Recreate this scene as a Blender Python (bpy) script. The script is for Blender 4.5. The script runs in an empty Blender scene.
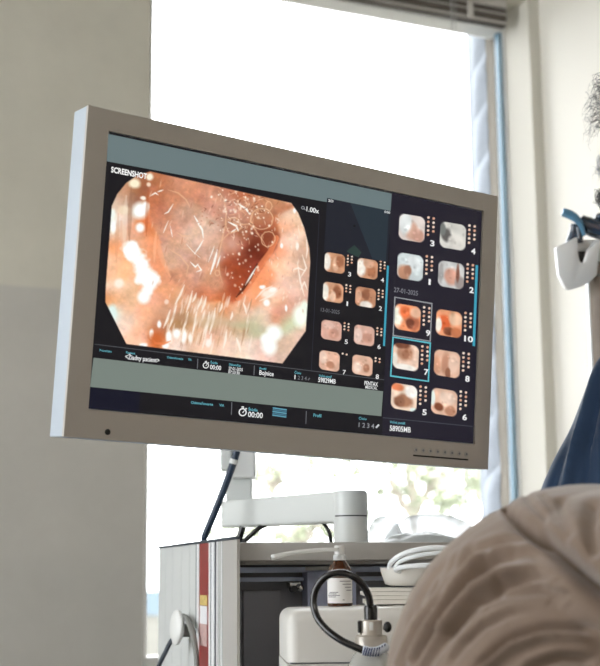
import bpy, bmesh, math, random
import numpy as np
from mathutils import Vector, Matrix, noise

random.seed(7); rng = np.random.default_rng(7)
S = bpy.context.scene
COL = S.collection
PI = math.pi

# ------------------------------------------------------------------ camera basis
F = 1370.0                                   # focal length in pixels of a 600 px wide frame
TH, PITCH, ROLL = math.radians(24.5), math.radians(10.0), math.radians(0.5)
CAM = Vector((0, 0, 1.05))
fw = Vector((math.sin(TH)*math.cos(PITCH), math.cos(TH)*math.cos(PITCH), math.sin(PITCH)))
r0 = Vector((math.cos(TH), -math.sin(TH), 0)); u0 = r0.cross(fw)
rt = r0*math.cos(ROLL) - u0*math.sin(ROLL)
up = u0*math.cos(ROLL) + r0*math.sin(ROLL)
def ray(px, py): return fw + rt*((px-300)/F) - up*((py-333)/F)
def W(px, py, z): return CAM + ray(px, py)*z
def hit(px, py, p0, n):
    d = ray(px, py); return CAM + d*((Vector(p0)-CAM).dot(n)/d.dot(n))
def onY(px, py, y): return hit(px, py, (0, y, 0), Vector((0, 1, 0)))
def G(x, y, z):                              # floor-plan coordinates: x right of / y ahead of the viewer, z height
    return Vector((x*math.cos(TH)+y*math.sin(TH), -x*math.sin(TH)+y*math.cos(TH), z))
def project(co):                             # Nx3 array -> pixel coordinates, used when shaping cloth folds
    d = co - np.array(CAM); a = d@np.array(rt); b = d@np.array(up); c = d@np.array(fw)
    return 300+F*a/c, 333-F*b/c

# ------------------------------------------------------------------ materials
def lin(c):
    c = c/255.0
    return c/12.92 if c <= .04045 else ((c+.055)/1.055)**2.4
def rgb(r, g, b): return (lin(r), lin(g), lin(b), 1)
def mat(name, col, rough=.5, metal=0, spec=.5, bump=0, bscale=60, vary=0, vscale=8, trans=0, coat=0, sheen=0, alpha=1, subsurf=0):
    m = bpy.data.materials.new(name); m.use_nodes = True
    nt = m.node_tree; b = nt.nodes['Principled BSDF']
    b.inputs['Base Color'].default_value = col
    b.inputs['Roughness'].default_value = rough; b.inputs['Metallic'].default_value = metal
    b.inputs['Specular IOR Level'].default_value = spec
    b.inputs['Transmission Weight'].default_value = trans
    b.inputs['Coat Weight'].default_value = coat; b.inputs['Sheen Weight'].default_value = sheen
    b.inputs['Alpha'].default_value = alpha
    if bump or vary:
        tc = nt.nodes.new('ShaderNodeTexCoord')
    if vary:
        n = nt.nodes.new('ShaderNodeTexNoise'); n.inputs['Scale'].default_value = vscale; n.inputs['Detail'].default_value = 5
        nt.links.new(tc.outputs['Object'], n.inputs['Vector'])
        mr = nt.nodes.new('ShaderNodeMapRange'); mr.inputs['From Min'].default_value = .3; mr.inputs['From Max'].default_value = .7
        mr.inputs['To Min'].default_value = 1-vary; mr.inputs['To Max'].default_value = 1+vary
        nt.links.new(n.outputs['Fac'], mr.inputs['Value'])
        mx = nt.nodes.new('ShaderNodeVectorMath'); mx.operation = 'SCALE'; mx.inputs[0].default_value = col[:3]
        nt.links.new(mr.outputs['Result'], mx.inputs['Scale']); nt.links.new(mx.outputs['Vector'], b.inputs['Base Color'])
    if bump:
        n = nt.nodes.new('ShaderNodeTexNoise'); n.inputs['Scale'].default_value = bscale; n.inputs['Detail'].default_value = 4
        nt.links.new(tc.outputs['Object'], n.inputs['Vector'])
        bp = nt.nodes.new('ShaderNodeBump'); bp.inputs['Strength'].default_value = bump; bp.inputs['Distance'].default_value = .01
        nt.links.new(n.outputs['Fac'], bp.inputs['Height']); nt.links.new(bp.outputs['Normal'], b.inputs['Normal'])
    return m

M = {}
M['bezel'] = mat('monitor_grey_plastic', rgb(188, 182, 174), .55, bump=.05, bscale=900)
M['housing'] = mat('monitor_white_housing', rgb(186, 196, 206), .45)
M['white_plastic'] = mat('white_plastic', rgb(226, 227, 224), .4)
M['arm'] = mat('arm_white_paint', rgb(214, 217, 214), .38)
M['black'] = mat('black_plastic', rgb(16, 16, 17), .45)
M['rubber'] = mat('black_rubber', rgb(20, 20, 21), .22, spec=.7)
M['navy_cable'] = mat('dark_blue_cable', rgb(34, 52, 74), .4)
M['cart'] = mat('cart_light_panel', rgb(205, 208, 206), .42, bump=.03, bscale=500)
M['cart_grey'] = mat('cart_grey_metal', rgb(176, 173, 168), .45, bump=.03, bscale=500)
M['cart_dark'] = mat('cart_dark_panel', rgb(122, 123, 130), .5)
M['cart_blue'] = mat('cart_slate_rail', rgb(196, 206, 228), .4)
M['slate'] = mat('cart_slate_box', rgb(168, 176, 204), .45)
M['red'] = mat('red_stripe', rgb(140, 40, 36), .4, vary=.06, vscale=40)
M['white_line'] = mat('white_extrusion', rgb(232, 234, 234), .35)
M['line_dark'] = mat('dark_groove', rgb(58, 66, 76), .5)
M['stick_y'] = mat('yellow_sticker', rgb(205, 180, 110), .6, vary=.25, vscale=220)
M['stick_w'] = mat('white_sticker', rgb(225, 226, 228), .6)
M['stick_p'] = mat('pink_sticker', rgb(190, 160, 155), .6, vary=.15, vscale=150)
M['hook'] = mat('grey_hook_plastic', rgb(128, 128, 124), .5)
M['chrome'] = mat('steel', rgb(200, 200, 198), .25, metal=1)
M['nickel'] = mat('matt_nickel', rgb(205, 198, 188), .38, metal=.6)
M['device'] = mat('device_white', rgb(222, 220, 214), .4)
M['brown_glass'] = mat('brown_glass', rgb(70, 34, 14), .12, spec=.7, coat=.3)
M['label_paper'] = mat('label_paper', rgb(226, 224, 222), .6)
M['ink'] = mat('label_ink', rgb(96, 94, 98), .7)
M['clear_plastic'] = mat('frosted_plastic', rgb(225, 228, 228), .3, alpha=.85)
M['paper'] = mat('paper', rgb(228, 224, 216), .7)
M['bowl'] = mat('bowl_white', rgb(220, 217, 210), .45)
M['tubing'] = mat('white_tubing', rgb(232, 236, 238), .25)
M['jar'] = mat('jar_glass', rgb(205, 205, 200), .1, spec=.7, alpha=.55)
M['braid_w'] = mat('braid_white', rgb(215, 222, 232), .6)
M['braid_b'] = mat('braid_blue', rgb(40, 62, 110), .6)
M['bag'] = mat('plastic_bag', rgb(238, 242, 244), .25, alpha=.55)
def bag_mat():
    m = bpy.data.materials.new('plastic_bag'); m.use_nodes = True; nt = m.node_tree; nt.nodes.remove(nt.nodes['Principled BSDF'])
    d = nt.nodes.new('ShaderNodeBsdfDiffuse'); t = nt.nodes.new('ShaderNodeBsdfTranslucent'); g = nt.nodes.new('ShaderNodeBsdfTransparent')
    for n in (d, t): n.inputs[0].default_value = rgb(240, 244, 246)
    a = nt.nodes.new('ShaderNodeMixShader'); a.inputs[0].default_value = .65; b = nt.nodes.new('ShaderNodeMixShader'); b.inputs[0].default_value = .36
    nt.links.new(d.outputs[0], a.inputs[1]); nt.links.new(t.outputs[0], a.inputs[2]); nt.links.new(a.outputs[0], b.inputs[1]); nt.links.new(g.outputs[0], b.inputs[2])
    nt.links.new(b.outputs[0], nt.nodes['Material Output'].inputs[0]); return m
M['bag'] = bag_mat()
M['wrapper'] = mat('grey_wrapper', rgb(176, 180, 178), .4, alpha=.9)
M['khaki'] = mat('khaki_cotton', rgb(130, 111, 96), .85, sheen=.5, bump=.12, bscale=700, vary=.03, vscale=30)
M['scrub'] = mat('navy_scrubs', rgb(37, 64, 97), .8, sheen=.2, bump=.1, bscale=600)
M['shirt'] = mat('pale_shirt', rgb(186, 186, 190), .85)
M['skin'] = mat('skin', rgb(222, 178, 152), .5)
M['hair_thin'] = mat('silver_black_hair', rgb(70, 70, 74), .5)
M['hair'] = mat('grey_hair', rgb(176, 178, 182), .5)
M['dark_hair'] = mat('dark_hair', rgb(46, 44, 44), .5)
M['eye'] = mat('eye_white', rgb(230, 228, 224), .2)
M['shoe'] = mat('white_clog', rgb(222, 222, 220), .5)
M['blind'] = mat('blind_brown', rgb(84, 76, 70), .5)
M['rail_light'] = mat('blind_rail', rgb(192, 188, 182), .4)
M['cord'] = mat('clear_cord', rgb(205, 205, 202), .3, alpha=.6)
M['frame'] = mat('window_frame_white', rgb(233, 232, 228), .35)
M['sky_strip'] = mat('sky_reflection_blue', rgb(212, 238, 250), .4)  # blue sky reflection on the frame edge, put into the colour
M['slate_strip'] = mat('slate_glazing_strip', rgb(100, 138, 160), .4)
M['couch'] = mat('couch_vinyl', rgb(60, 90, 110), .5)
M['couch_frame'] = mat('couch_frame', rgb(210, 210, 208), .4)
M['taupe'] = mat('taupe_post', rgb(150, 138, 126), .6, vary=.08, vscale=50)
M['scope_blue'] = mat('endoscope_black', rgb(34, 54, 74), .16, spec=1.0, coat=.6)
M['lever_sheen'] = mat('endoscope_blue_sheen', rgb(92, 142, 174), .25)  # blue highlight on the glossy scope lever, painted as base colour
M['stone'] = mat('pale_stone', rgb(138, 144, 152), .8, bump=.5, bscale=20, vary=.06, vscale=6)
M['plaster'] = mat('outer_plaster', rgb(112, 106, 96), .9, bump=.6, bscale=25, vary=.08, vscale=12)
M['floor'] = mat('floor_vinyl', rgb(112, 110, 106), .4, vary=.06, vscale=4)
M['ceiling'] = mat('ceiling_paint', rgb(190, 188, 182), .8)
M['revealpaint'] = mat('reveal_paint', rgb(214, 210, 199), .8)
M['frontwall'] = mat('front_wall_paint', rgb(92, 90, 86), .8)
M['rightwall'] = mat('right_wall_paint', rgb(238, 234, 224), .8, bump=.05, bscale=30)
M['leaf'] = mat('leaf', rgb(118, 124, 102), .7, vary=.2, vscale=3)
M['bark'] = mat('bark', rgb(170, 162, 150), .9, vary=.2, vscale=20)
M['grass'] = mat('outside_ground', rgb(58, 56, 44), .9, vary=.25, vscale=.4)
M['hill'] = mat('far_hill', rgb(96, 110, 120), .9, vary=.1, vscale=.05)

def wall_two_tone():
    m = mat('wall_two_tone', rgb(196, 190, 172), .75)
    nt = m.node_tree; b = nt.nodes['Principled BSDF']
    geo = nt.nodes.new('ShaderNodeNewGeometry'); sep = nt.nodes.new('ShaderNodeSeparateXYZ')
    nt.links.new(geo.outputs['Position'], sep.inputs[0])
    n = nt.nodes.new('ShaderNodeTexNoise'); n.inputs['Scale'].default_value = 5; n.inputs['Detail'].default_value = 6
    nt.links.new(geo.outputs['Position'], n.inputs['Vector'])
    ad = nt.nodes.new('ShaderNodeMath'); ad.operation = 'MULTIPLY_ADD'; ad.inputs[1].default_value = .012
    nt.links.new(n.outputs['Fac'], ad.inputs[0]); nt.links.new(sep.outputs['Z'], ad.inputs[2])
    mr = nt.nodes.new('ShaderNodeMapRange'); zb = WALLBAND + .006
    mr.inputs['From Min'].default_value = zb-.004; mr.inputs['From Max'].default_value = zb+.004
    nt.links.new(ad.outputs[0], mr.inputs['Value'])
    mx = nt.nodes.new('ShaderNodeMix'); mx.data_type = 'RGBA'
    mx.inputs['A'].default_value = rgb(186, 182, 173); mx.inputs['B'].default_value = rgb(200, 195, 180)
    nt.links.new(mr.outputs['Result'], mx.inputs['Factor'])
    n2 = nt.nodes.new('ShaderNodeTexNoise'); n2.inputs['Scale'].default_value = 7; n2.inputs['Detail'].default_value = 7; n2.inputs['Roughness'].default_value = .62
    nt.links.new(geo.outputs['Position'], n2.inputs['Vector'])
    m2 = nt.nodes.new('ShaderNodeMapRange'); m2.inputs['From Min'].default_value = .3; m2.inputs['From Max'].default_value = .7
    m2.inputs['To Min'].default_value = .94; m2.inputs['To Max'].default_value = 1.04
    nt.links.new(n2.outputs['Fac'], m2.inputs['Value'])
    sc = nt.nodes.new('ShaderNodeVectorMath'); sc.operation = 'SCALE'
    nt.links.new(mx.outputs['Result'], sc.inputs[0]); nt.links.new(m2.outputs['Result'], sc.inputs['Scale'])
    nt.links.new(sc.outputs['Vector'], b.inputs['Base Color'])
    bp = nt.nodes.new('ShaderNodeBump'); bp.inputs['Strength'].default_value = .12; bp.inputs['Distance'].default_value = .01
    nt.links.new(n2.outputs['Fac'], bp.inputs['Height']); nt.links.new(bp.outputs['Normal'], b.inputs['Normal'])
    return m
WALLY = 3.0
WALLBAND = onY(0, 284, WALLY).z
M['wall'] = wall_two_tone()

def glass_mat():
    m = bpy.data.materials.new('window_glass'); m.use_nodes = True; nt = m.node_tree
    nt.nodes.remove(nt.nodes['Principled BSDF'])
    t = nt.nodes.new('ShaderNodeBsdfTransparent'); g = nt.nodes.new('ShaderNodeBsdfGlossy'); g.inputs['Roughness'].default_value = .02
    fr = nt.nodes.new('ShaderNodeFresnel'); fr.inputs['IOR'].default_value = 1.2
    mx = nt.nodes.new('ShaderNodeMixShader')
    nt.links.new(fr.outputs[0], mx.inputs[0]); nt.links.new(t.outputs[0], mx.inputs[1]); nt.links.new(g.outputs[0], mx.inputs[2])
    nt.links.new(mx.outputs[0], nt.nodes['Material Output'].inputs[0])
    return m
M['glass'] = glass_mat()

def screen_mat():                            # the display gives off its own picture; colours per vertex
    m = bpy.data.materials.new('display_picture'); m.use_nodes = True; nt = m.node_tree; b = nt.nodes['Principled BSDF']
    a = nt.nodes.new('ShaderNodeVertexColor'); a.layer_name = 'pic'
    b.inputs['Base Color'].default_value = (.004, .004, .005, 1); b.inputs['Roughness'].default_value = .35
    b.inputs['Specular IOR Level'].default_value = .25
    nt.links.new(a.outputs['Color'], b.inputs['Emission Color']); b.inputs['Emission Strength'].default_value = 1.0
    return m
M['screen'] = screen_mat()

# ------------------------------------------------------------------ object helpers
def tag(o, label=None, cat=None, group=None, kind=None):
    if label: o['label'] = label
    if cat: o['category'] = cat
    if group: o['group'] = group
    if kind: o['kind'] = kind
    return o
def thing(name, loc, label, cat, group=None):
    o = bpy.data.objects.new(name, None); o.location = loc; o.empty_display_size = .05
    COL.objects.link(o); return tag(o, label, cat, group)
def rootloc(p):
    v = Vector((0, 0, 0))
    while p is not None: v = v + p.location; p = p.parent
    return v
def link(name, me, m, parent=None, smooth=False, loc=None):
    """geometry is given in world coordinates"""
    off = rootloc(parent) if parent is not None else (Vector(loc) if loc is not None else Vector((0, 0, 0)))
    if off.length > 0: me.transform(Matrix.Translation(-off))
    o = bpy.data.objects.new(name, me); COL.objects.link(o)
    if parent is not None: o.parent = parent
    elif loc is not None: o.location = loc
    if m is not None:
        me.materials.clear()
        for mm in (m if isinstance(m, (list, tuple)) else [m]): me.materials.append(mm)
    if smooth:
        me.polygons.foreach_set('use_smooth', [True]*len(me.polygons))
    return o

class MB:
    def __init__(s): s.bm = bmesh.new()
    def box(s, o, ax, ay, az, bev=0, seg=2, mi=0):
        """box with corner o and edge vectors ax, ay, az"""
        b = bmesh.new(); o, ax, ay, az = map(Vector, (o, ax, ay, az))
        vs = [b.verts.new(o+ax*i+ay*j+az*k) for k in (0, 1) for j in (0, 1) for i in (0, 1)]
        for f in ((0, 2, 3, 1), (4, 5, 7, 6), (0, 1, 5, 4), (2, 6, 7, 3), (0, 4, 6, 2), (1, 3, 7, 5)): b.faces.new([vs[i] for i in f])
        bmesh.ops.recalc_face_normals(b, faces=b.faces)
        if bev: bmesh.ops.bevel(b, geom=list(b.edges), offset=bev, segments=seg, affect='EDGES', profile=.5)
        return s._add(b, mi)
    def bx(s, c, size, bev=0, rot=0, seg=2, mi=0):
        c = Vector(c); R = Matrix.Rotation(rot, 3, 'Z'); x, y, z = R@Vector((size[0], 0, 0)), R@Vector((0, size[1], 0)), Vector((0, 0, size[2]))
        return s.box(c-(x+y+z)/2, x, y, z, bev, seg, mi)
    def _add(s, b, mi=0):
        for f in b.faces: f.material_index = mi
        me = bpy.data.meshes.new('t'); b.to_mesh(me); b.free(); s.bm.from_mesh(me); bpy.data.meshes.remove(me); return s
    def tube(s, pts, r, n=12, smooth=6, mi=0, cap=True):
        pts = [Vector(p) for p in pts]
        rs = r if isinstance(r, (list, tuple)) else [r]*len(pts)
        if smooth and len(pts) > 2:
            q, qr = [], []
            P = [pts[0]*2-pts[1]]+pts+[pts[-1]*2-pts[-2]]
            for i in range(1, len(P)-2):
                for k in range(smooth):
                    t = k/smooth; a, b, c, d = P[i-1:i+3]
                    q.append(.5*((2*b)+(c-a)*t+(2*a-5*b+4*c-d)*t*t+(3*b-a-3*c+d)*t**3)); qr.append(rs[i-1]*(1-t)+rs[i]*t)
            q.append(pts[-1]); qr.append(rs[-1]); pts, rs = q, qr
        b = bmesh.new(); rings = []
        t0 = (pts[1]-pts[0]).normalized(); nrm = t0.orthogonal().normalized()
        for i, p in enumerate(pts):
            t = (pts[min(i+1, len(pts)-1)]-pts[max(i-1, 0)]).normalized()
            nrm = (nrm-t*nrm.dot(t)).normalized(); bn = t.cross(nrm)
            rings.append([b.verts.new(p+(nrm*math.cos(2*PI*k/n)+bn*math.sin(2*PI*k/n))*rs[i]) for k in range(n)])
        for A, B in zip(rings, rings[1:]):
            for k in range(n): b.faces.new((A[k], A[(k+1) % n], B[(k+1) % n], B[k]))
        if cap: b.faces.new(rings[0][::-1]); b.faces.new(rings[-1])
        bmesh.ops.recalc_face_normals(b, faces=b.faces)
        return s._add(b, mi)
    def lathe(s, c, prof, n=32, axis=(0, 0, 1), mi=0):
        """profile of (radius, height) around an axis through c"""
        c = Vector(c); a = Vector(axis).normalized(); x = a.orthogonal().normalized(); y = a.cross(x); b = bmesh.new(); rings = []
        for r, h in prof:
            rings.append([b.verts.new(c+a*h+(x*math.cos(2*PI*k/n)+y*math.sin(2*PI*k/n))*max(r, 1e-4)) for k in range(n)])
        for A, B in zip(rings, rings[1:]):
            for k in range(n): b.faces.new((A[k], A[(k+1) % n], B[(k+1) % n], B[k]))
        b.faces.new(rings[0][::-1]); b.faces.new(rings[-1])
        bmesh.ops.recalc_face_normals(b, faces=b.faces)
        return s._add(b, mi)
    def prism(s, pts, ext, bev=0, mi=0):
        b = bmesh.new(); f = b.faces.new([b.verts.new(Vector(p)) for p in pts])
        r = bmesh.ops.extrude_face_region(b, geom=[f]); e = Vector(ext)
        for v in r['geom']:
            if isinstance(v, bmesh.types.BMVert): v.co += e
        bmesh.ops.recalc_face_normals(b, faces=b.faces)
        if bev: bmesh.ops.bevel(b, geom=list(b.edges), offset=bev, segments=2, affect='EDGES', profile=.5)
        return s._add(b, mi)
    def grid(s, fn, nu, nv, mi=0):
        b = bmesh.new(); V = [[b.verts.new(fn(i/(nu-1), j/(nv-1))) for i in range(nu)] for j in range(nv)]
        for j in range(nv-1):
            for i in range(nu-1): b.faces.new((V[j][i], V[j][i+1], V[j+1][i+1], V[j+1][i]))
        return s._add(b, mi)
    def ball(s, c, r, seg=24, mi=0, R=None):
        b = bmesh.new(); bmesh.ops.create_uvsphere(b, u_segments=seg, v_segments=seg//2+2, radius=1)
        r = r if isinstance(r, (tuple, list)) else (r, r, r)
        for v in b.verts:
            p = Vector((v.co.x*r[0], v.co.y*r[1], v.co.z*r[2])); v.co = (R@p if R else p)+Vector(c)
        return s._add(b, mi)
    def cone(s, a, b_, ra, rb, n=20):
        """rounded tapered limb segment"""
        a, b_ = Vector(a), Vector(b_); L = (b_-a).length; d = (b_-a).normalized(); pr = []
        for k in range(6):
            t = -PI/2+PI/2*k/5; pr.append((ra*math.cos(t), ra*math.sin(t)))
        for k in range(6):
            t = PI/2*k/5; pr.append((rb*math.cos(t), L+rb*math.sin(t)))
        return s.lathe(a, pr, n, d)
    def mesh(s):
        me = bpy.data.meshes.new('m'); s.bm.to_mesh(me); s.bm.free(); return me
    def build(s, name, m, parent=None, smooth=False, loc=None): return link(name, s.mesh(), m, parent, smooth, loc)
def shade_auto(o, ang=35):
    me = o.data; me.polygons.foreach_set('use_smooth', [True]*len(me.polygons)); me.set_sharp_from_angle(angle=math.radians(ang)); return o

def remeshed(mb, voxel, smooth=4):
    """fuse overlapping masses into one continuous skin"""
    me = mb.mesh(); o = bpy.data.objects.new('t', me); COL.objects.link(o)
    md = o.modifiers.new('r', 'REMESH'); md.mode = 'VOXEL'; md.voxel_size = voxel
    if smooth:
        sm = o.modifiers.new('s', 'SMOOTH'); sm.factor = .5; sm.iterations = smooth
    dg = bpy.context.evaluated_depsgraph_get(); dg.update()
    out = bpy.data.meshes.new_from_object(o.evaluated_get(dg))
    bpy.data.objects.remove(o); bpy.data.meshes.remove(me)
    return out
def coords(me):
    a = np.empty(len(me.vertices)*3); me.vertices.foreach_get('co', a); return a.reshape(-1, 3)
def normals(me):
    a = np.empty(len(me.vertices)*3); me.vertex_normals.foreach_get('vector', a); return a.reshape(-1, 3)
def setco(me, a): me.vertices.foreach_set('co', a.ravel()); me.update()
def segdist(X, Y, poly):
    """distance from points to a polyline, and position along it 0..1"""
    best = np.full(X.shape, 1e9); par = np.zeros(X.shape); n = len(poly)-1
    for i in range(n):
        (x0, y0), (x1, y1) = poly[i], poly[i+1]; dx, dy = x1-x0, y1-y0; L2 = dx*dx+dy*dy+1e-9
        t = np.clip(((X-x0)*dx+(Y-y0)*dy)/L2, 0, 1); d = np.hypot(X-x0-t*dx, Y-y0-t*dy)
        m = d < best; best[m] = d[m]; par[m] = ((i+t)/n)[m]
    return best, par

# ================================================================== ROOM
ZC = 2.85; XL, YB = -1.5, -2.6
wl = onY(146, 333, WALLY).x                # left side of the window opening
wr = onY(541, 333, WALLY).x                  # right side of the opening
XR = onY(552, 333, WALLY).x                  # right wall
sill_z = onY(150, 657, WALLY+.12).z-.05
head_z = 2.62
T = .24                                       # wall thickness
def struct(o): return tag(o, kind='structure')
mb = MB()
mb.box((XL-T, WALLY, 0), (wl-XL+T, 0, 0), (0, T, 0), (0, 0, ZC))
mb.box((wl, WALLY, 0), (wr-wl, 0, 0), (0, T, 0), (0, 0, sill_z-.03))
mb.box((wl, WALLY, head_z), (wr-wl, 0, 0), (0, T, 0), (0, 0, ZC-head_z))
struct(mb.build('wall_back', M['wall']))
struct(MB().box((wr, WALLY, 0), (XR-wr+T, 0, 0), (0, .195, 0), (0, 0, ZC)).build('trim_3', M['revealpaint']))
struct(MB().box((XR, YB, 0), (T, 0, 0), (0, WALLY-YB, 0), (0, 0, ZC)).build('wall_right', M['rightwall']))
# left wall with a second window that lights the room from the left
mb = MB(); y0, y1, z0, z1 = 1.0, 2.75, .4, 2.75
mb.box((XL-T, YB, 0), (T, 0, 0), (0, y0-YB, 0), (0, 0, ZC)); mb.box((XL-T, y1, 0), (T, 0, 0), (0, WALLY-y1, 0), (0, 0, ZC))
mb.box((XL-T, y0, 0), (T, 0, 0), (0, y1-y0, 0), (0, 0, z0)); mb.box((XL-T, y0, z1), (T, 0, 0), (0, y1-y0, 0), (0, 0, ZC-z1))
struct(mb.build('wall_left', M['rightwall']))
struct(MB().box((XL-T, YB-T, 0), (XR-XL+2*T, 0, 0), (0, T, 0), (0, 0, ZC)).build('wall_front', M['frontwall']))
struct(MB().box((XL-T, YB-T, -.12), (XR-XL+2*T, 0, 0), (0, WALLY-YB+2*T, 0), (0, 0, .12)).build('floor', M['floor']))
struct(MB().box((XL-T, YB-T, ZC), (XR-XL+2*T, 0, 0), (0, WALLY-YB+2*T, 0), (0, 0, .2)).build('ceiling', M['ceiling']))
struct(MB().box((XL, WALLY-.015, 0), (XR-XL, 0, 0), (0, .015, 0), (0, 0, .08)).build('baseboard_back', M['frame']))

# window 1: plastic frame set back in the opening, pane, seals, frame edge painted with a blue sky reflection
WY = WALLY+.12; fwid = .055
f0x = onY(512, 250, WY).x
mb = MB()
mb.box((wl, WY, sill_z), (.05, 0, 0), (0, .07, 0), (0, 0, head_z-sill_z), .004)
mb.box((f0x, WY, sill_z), (wr-f0x, 0, 0), (0, .07, 0), (0, 0, head_z-sill_z), .004)
mb.box((wl+.04, WY, sill_z), (f0x-wl-.03, 0, 0), (0, .07, 0), (0, 0, .05), .004)
mb.box((wl+.04, WY, head_z-.05), (f0x-wl-.03, 0, 0), (0, .07, 0), (0, 0, .05), .004)
win = struct(mb.build('window_1', M['frame']))
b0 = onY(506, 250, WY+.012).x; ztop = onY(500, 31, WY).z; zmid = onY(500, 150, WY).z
struct(MB().box((b0, WY+.012, sill_z+.05), (f0x-b0-.004, 0, 0), (0, .02, 0), (0, 0, ztop-sill_z-.05), .001).build('sky_tinted_edge', M['sky_strip'], win))
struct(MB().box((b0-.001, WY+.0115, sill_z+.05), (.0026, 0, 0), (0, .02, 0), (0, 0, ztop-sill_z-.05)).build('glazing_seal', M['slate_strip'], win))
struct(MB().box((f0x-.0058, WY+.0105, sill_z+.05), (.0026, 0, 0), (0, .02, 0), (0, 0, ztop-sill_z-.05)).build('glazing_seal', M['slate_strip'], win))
struct(MB().box((wl+.05, WY+.045, sill_z+.05), (f0x+.006-wl-.05, 0, 0), (0, .006, 0), (0, 0, head_z-sill_z-.1)).build('window_pane', M['glass'], win))
struct(MB().box((wl-.0, WALLY-.03, sill_z-.03), (wr-wl, 0, 0), (0, .16, 0), (0, 0, .03), .004).build('window_sill', M['frame'], win))
struct(MB().box((f0x-.003, WY+.054, sill_z), (.012, 0, 0), (0, .03, 0), (0, 0, head_z-sill_z)).build('outer_trim', M['plaster'], win))
# window 2 on the left wall (outside the picture, lets the side light in)
mb = MB(); ym = (y0+y1)/2
for a, b in ((y0, y0+.06), (ym-.04, ym+.04), (y1-.06, y1)): mb.box((XL-.17, a, z0), (.07, 0, 0), (0, b-a, 0), (0, 0, z1-z0), .004)
for a, b in ((z0, z0+.06), (z1-.06, z1)): mb.box((XL-.17, y0, a), (.07, 0, 0), (0, y1-y0, 0), (0, 0, b-a), .004)
w2 = struct(mb.build('window_2', M['frame']))
struct(MB().box((XL-.14, y0+.05, z0+.05), (.006, 0, 0), (0, y1-y0-.1, 0), (0, 0, z1-z0-.1)).build('window_pane', M['glass'], w2))

# venetian blind pulled up under the head of window 1
BY = WALLY+.035
br = onY(507, 20, BY).x; zb = onY(507, 26, BY).z
blind = thing('venetian_blind', (wl+.3, BY, zb), 'dark brown venetian blind pulled up under the top of the window', 'blind')
bl0 = wl+.02
shade_auto(MB().box((bl0, BY, zb), (br-bl0, 0, 0), (0, .026, 0), (0, 0, .003), .001).build('bottom_lip', M['blind'], blind))
shade_auto(MB().box((bl0, BY+.002, zb+.0035), (br-bl0, 0, 0), (0, .024, 0), (0, 0, .010), .003).build('bottom_rail', M['rail_light'], blind))
for z, h, m in ((.014, .0082, 'blind'), (.0225, .0082, 'blind'), (.031, .004, 'rail_light'), (.0355, .0066, 'blind'), (.0425, .0066, 'blind')):
    MB().box((bl0, BY, zb+z), (br-bl0, 0, 0), (0, .028, .001), (0, 0, h), .001).build('slat', M[m], blind)
MB().box((bl0, BY-.003, zb+.051), (br-bl0, 0, 0), (0, .035, 0), (0, 0, head_z-zb-.051), .003).build('head_rail', M['rail_light'], blind)
cx = onY(468, 12, BY-.004).x
MB().box((cx, BY-.006, zb+.001), (.017, 0, 0), (0, .006, 0), (0, 0, .052), .002).build('ladder_tape', M['rail_light'], blind)
cp, cq = onY(465.5, 470, BY-.01), onY(466.5, 521, BY-.01)
mb = MB(); mb.tube([(cp.x, BY-.008, head_z-.02), (cp.x, cp.y, cp.z), (cq.x, cq.y, cq.z)], .0022, 8, 0)
mb.tube([(cp.x+.012, BY-.008, head_z-.02), (cp.x+.010, cp.y, cp.z), (cq.x+.004, cq.y, cq.z)], .0012, 6, 0)
mb.build('pull_cord', M['cord'], blind)

# ================================================================== OUTSIDE
# masonry pier beside the window with rope-like stone courses
xr2 = wr-.001
ypl = hit(487.5, 100, (xr2, 0, 0), Vector((1, 0, 0))).y; yst = hit(468.5, 100, (xr2, 0, 0), Vector((1, 0, 0))).y
def outer(name, ya, yb, m, amp, k, nu):
    def side(u, v):
        z = -3+7.2*v; y = ya+(yb-ya)*u
        w = abs(math.sin((z*1.0+(y-ya)*.55)*k))**.6; e = .010*noise.noise(Vector((z*7, 3, k)))+.006*noise.noise(Vector((z*25, 9, k)))
        return Vector((xr2-amp*w*math.sin(PI*min(1, u*1.2+.05)), y-e*(1-u) if nu > 8 else y, z))
    mb = MB(); mb.grid(side, nu, 900); mb.box((xr2+.002, ya+.001, -3), (.4, 0, 0), (0, yb-ya-.002, 0), (0, 0, 7.2))
    return mb.build(name, m, smooth=False)
struct(outer('trim_1', WY+.076, ypl+.004, M['plaster'], .003, 17, 6))
struct(outer('trim_2', ypl, yst, M['stone'], .016, 21, 14))
struct(MB().box((-80, 4.2, -3.4), (160, 0, 0), (0, 160, 0), (0, 0, .3)).build('ground', M['grass']))
mb = MB()
mb.grid(lambda u, v: Vector((-120+300*u, 140, -3+v*(2.6+.9*noise.noise(Vector((u*9, 0, 0)))))), 90, 2)
hl = mb.mesh(); struct(link('hills', hl, M['hill']))
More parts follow.
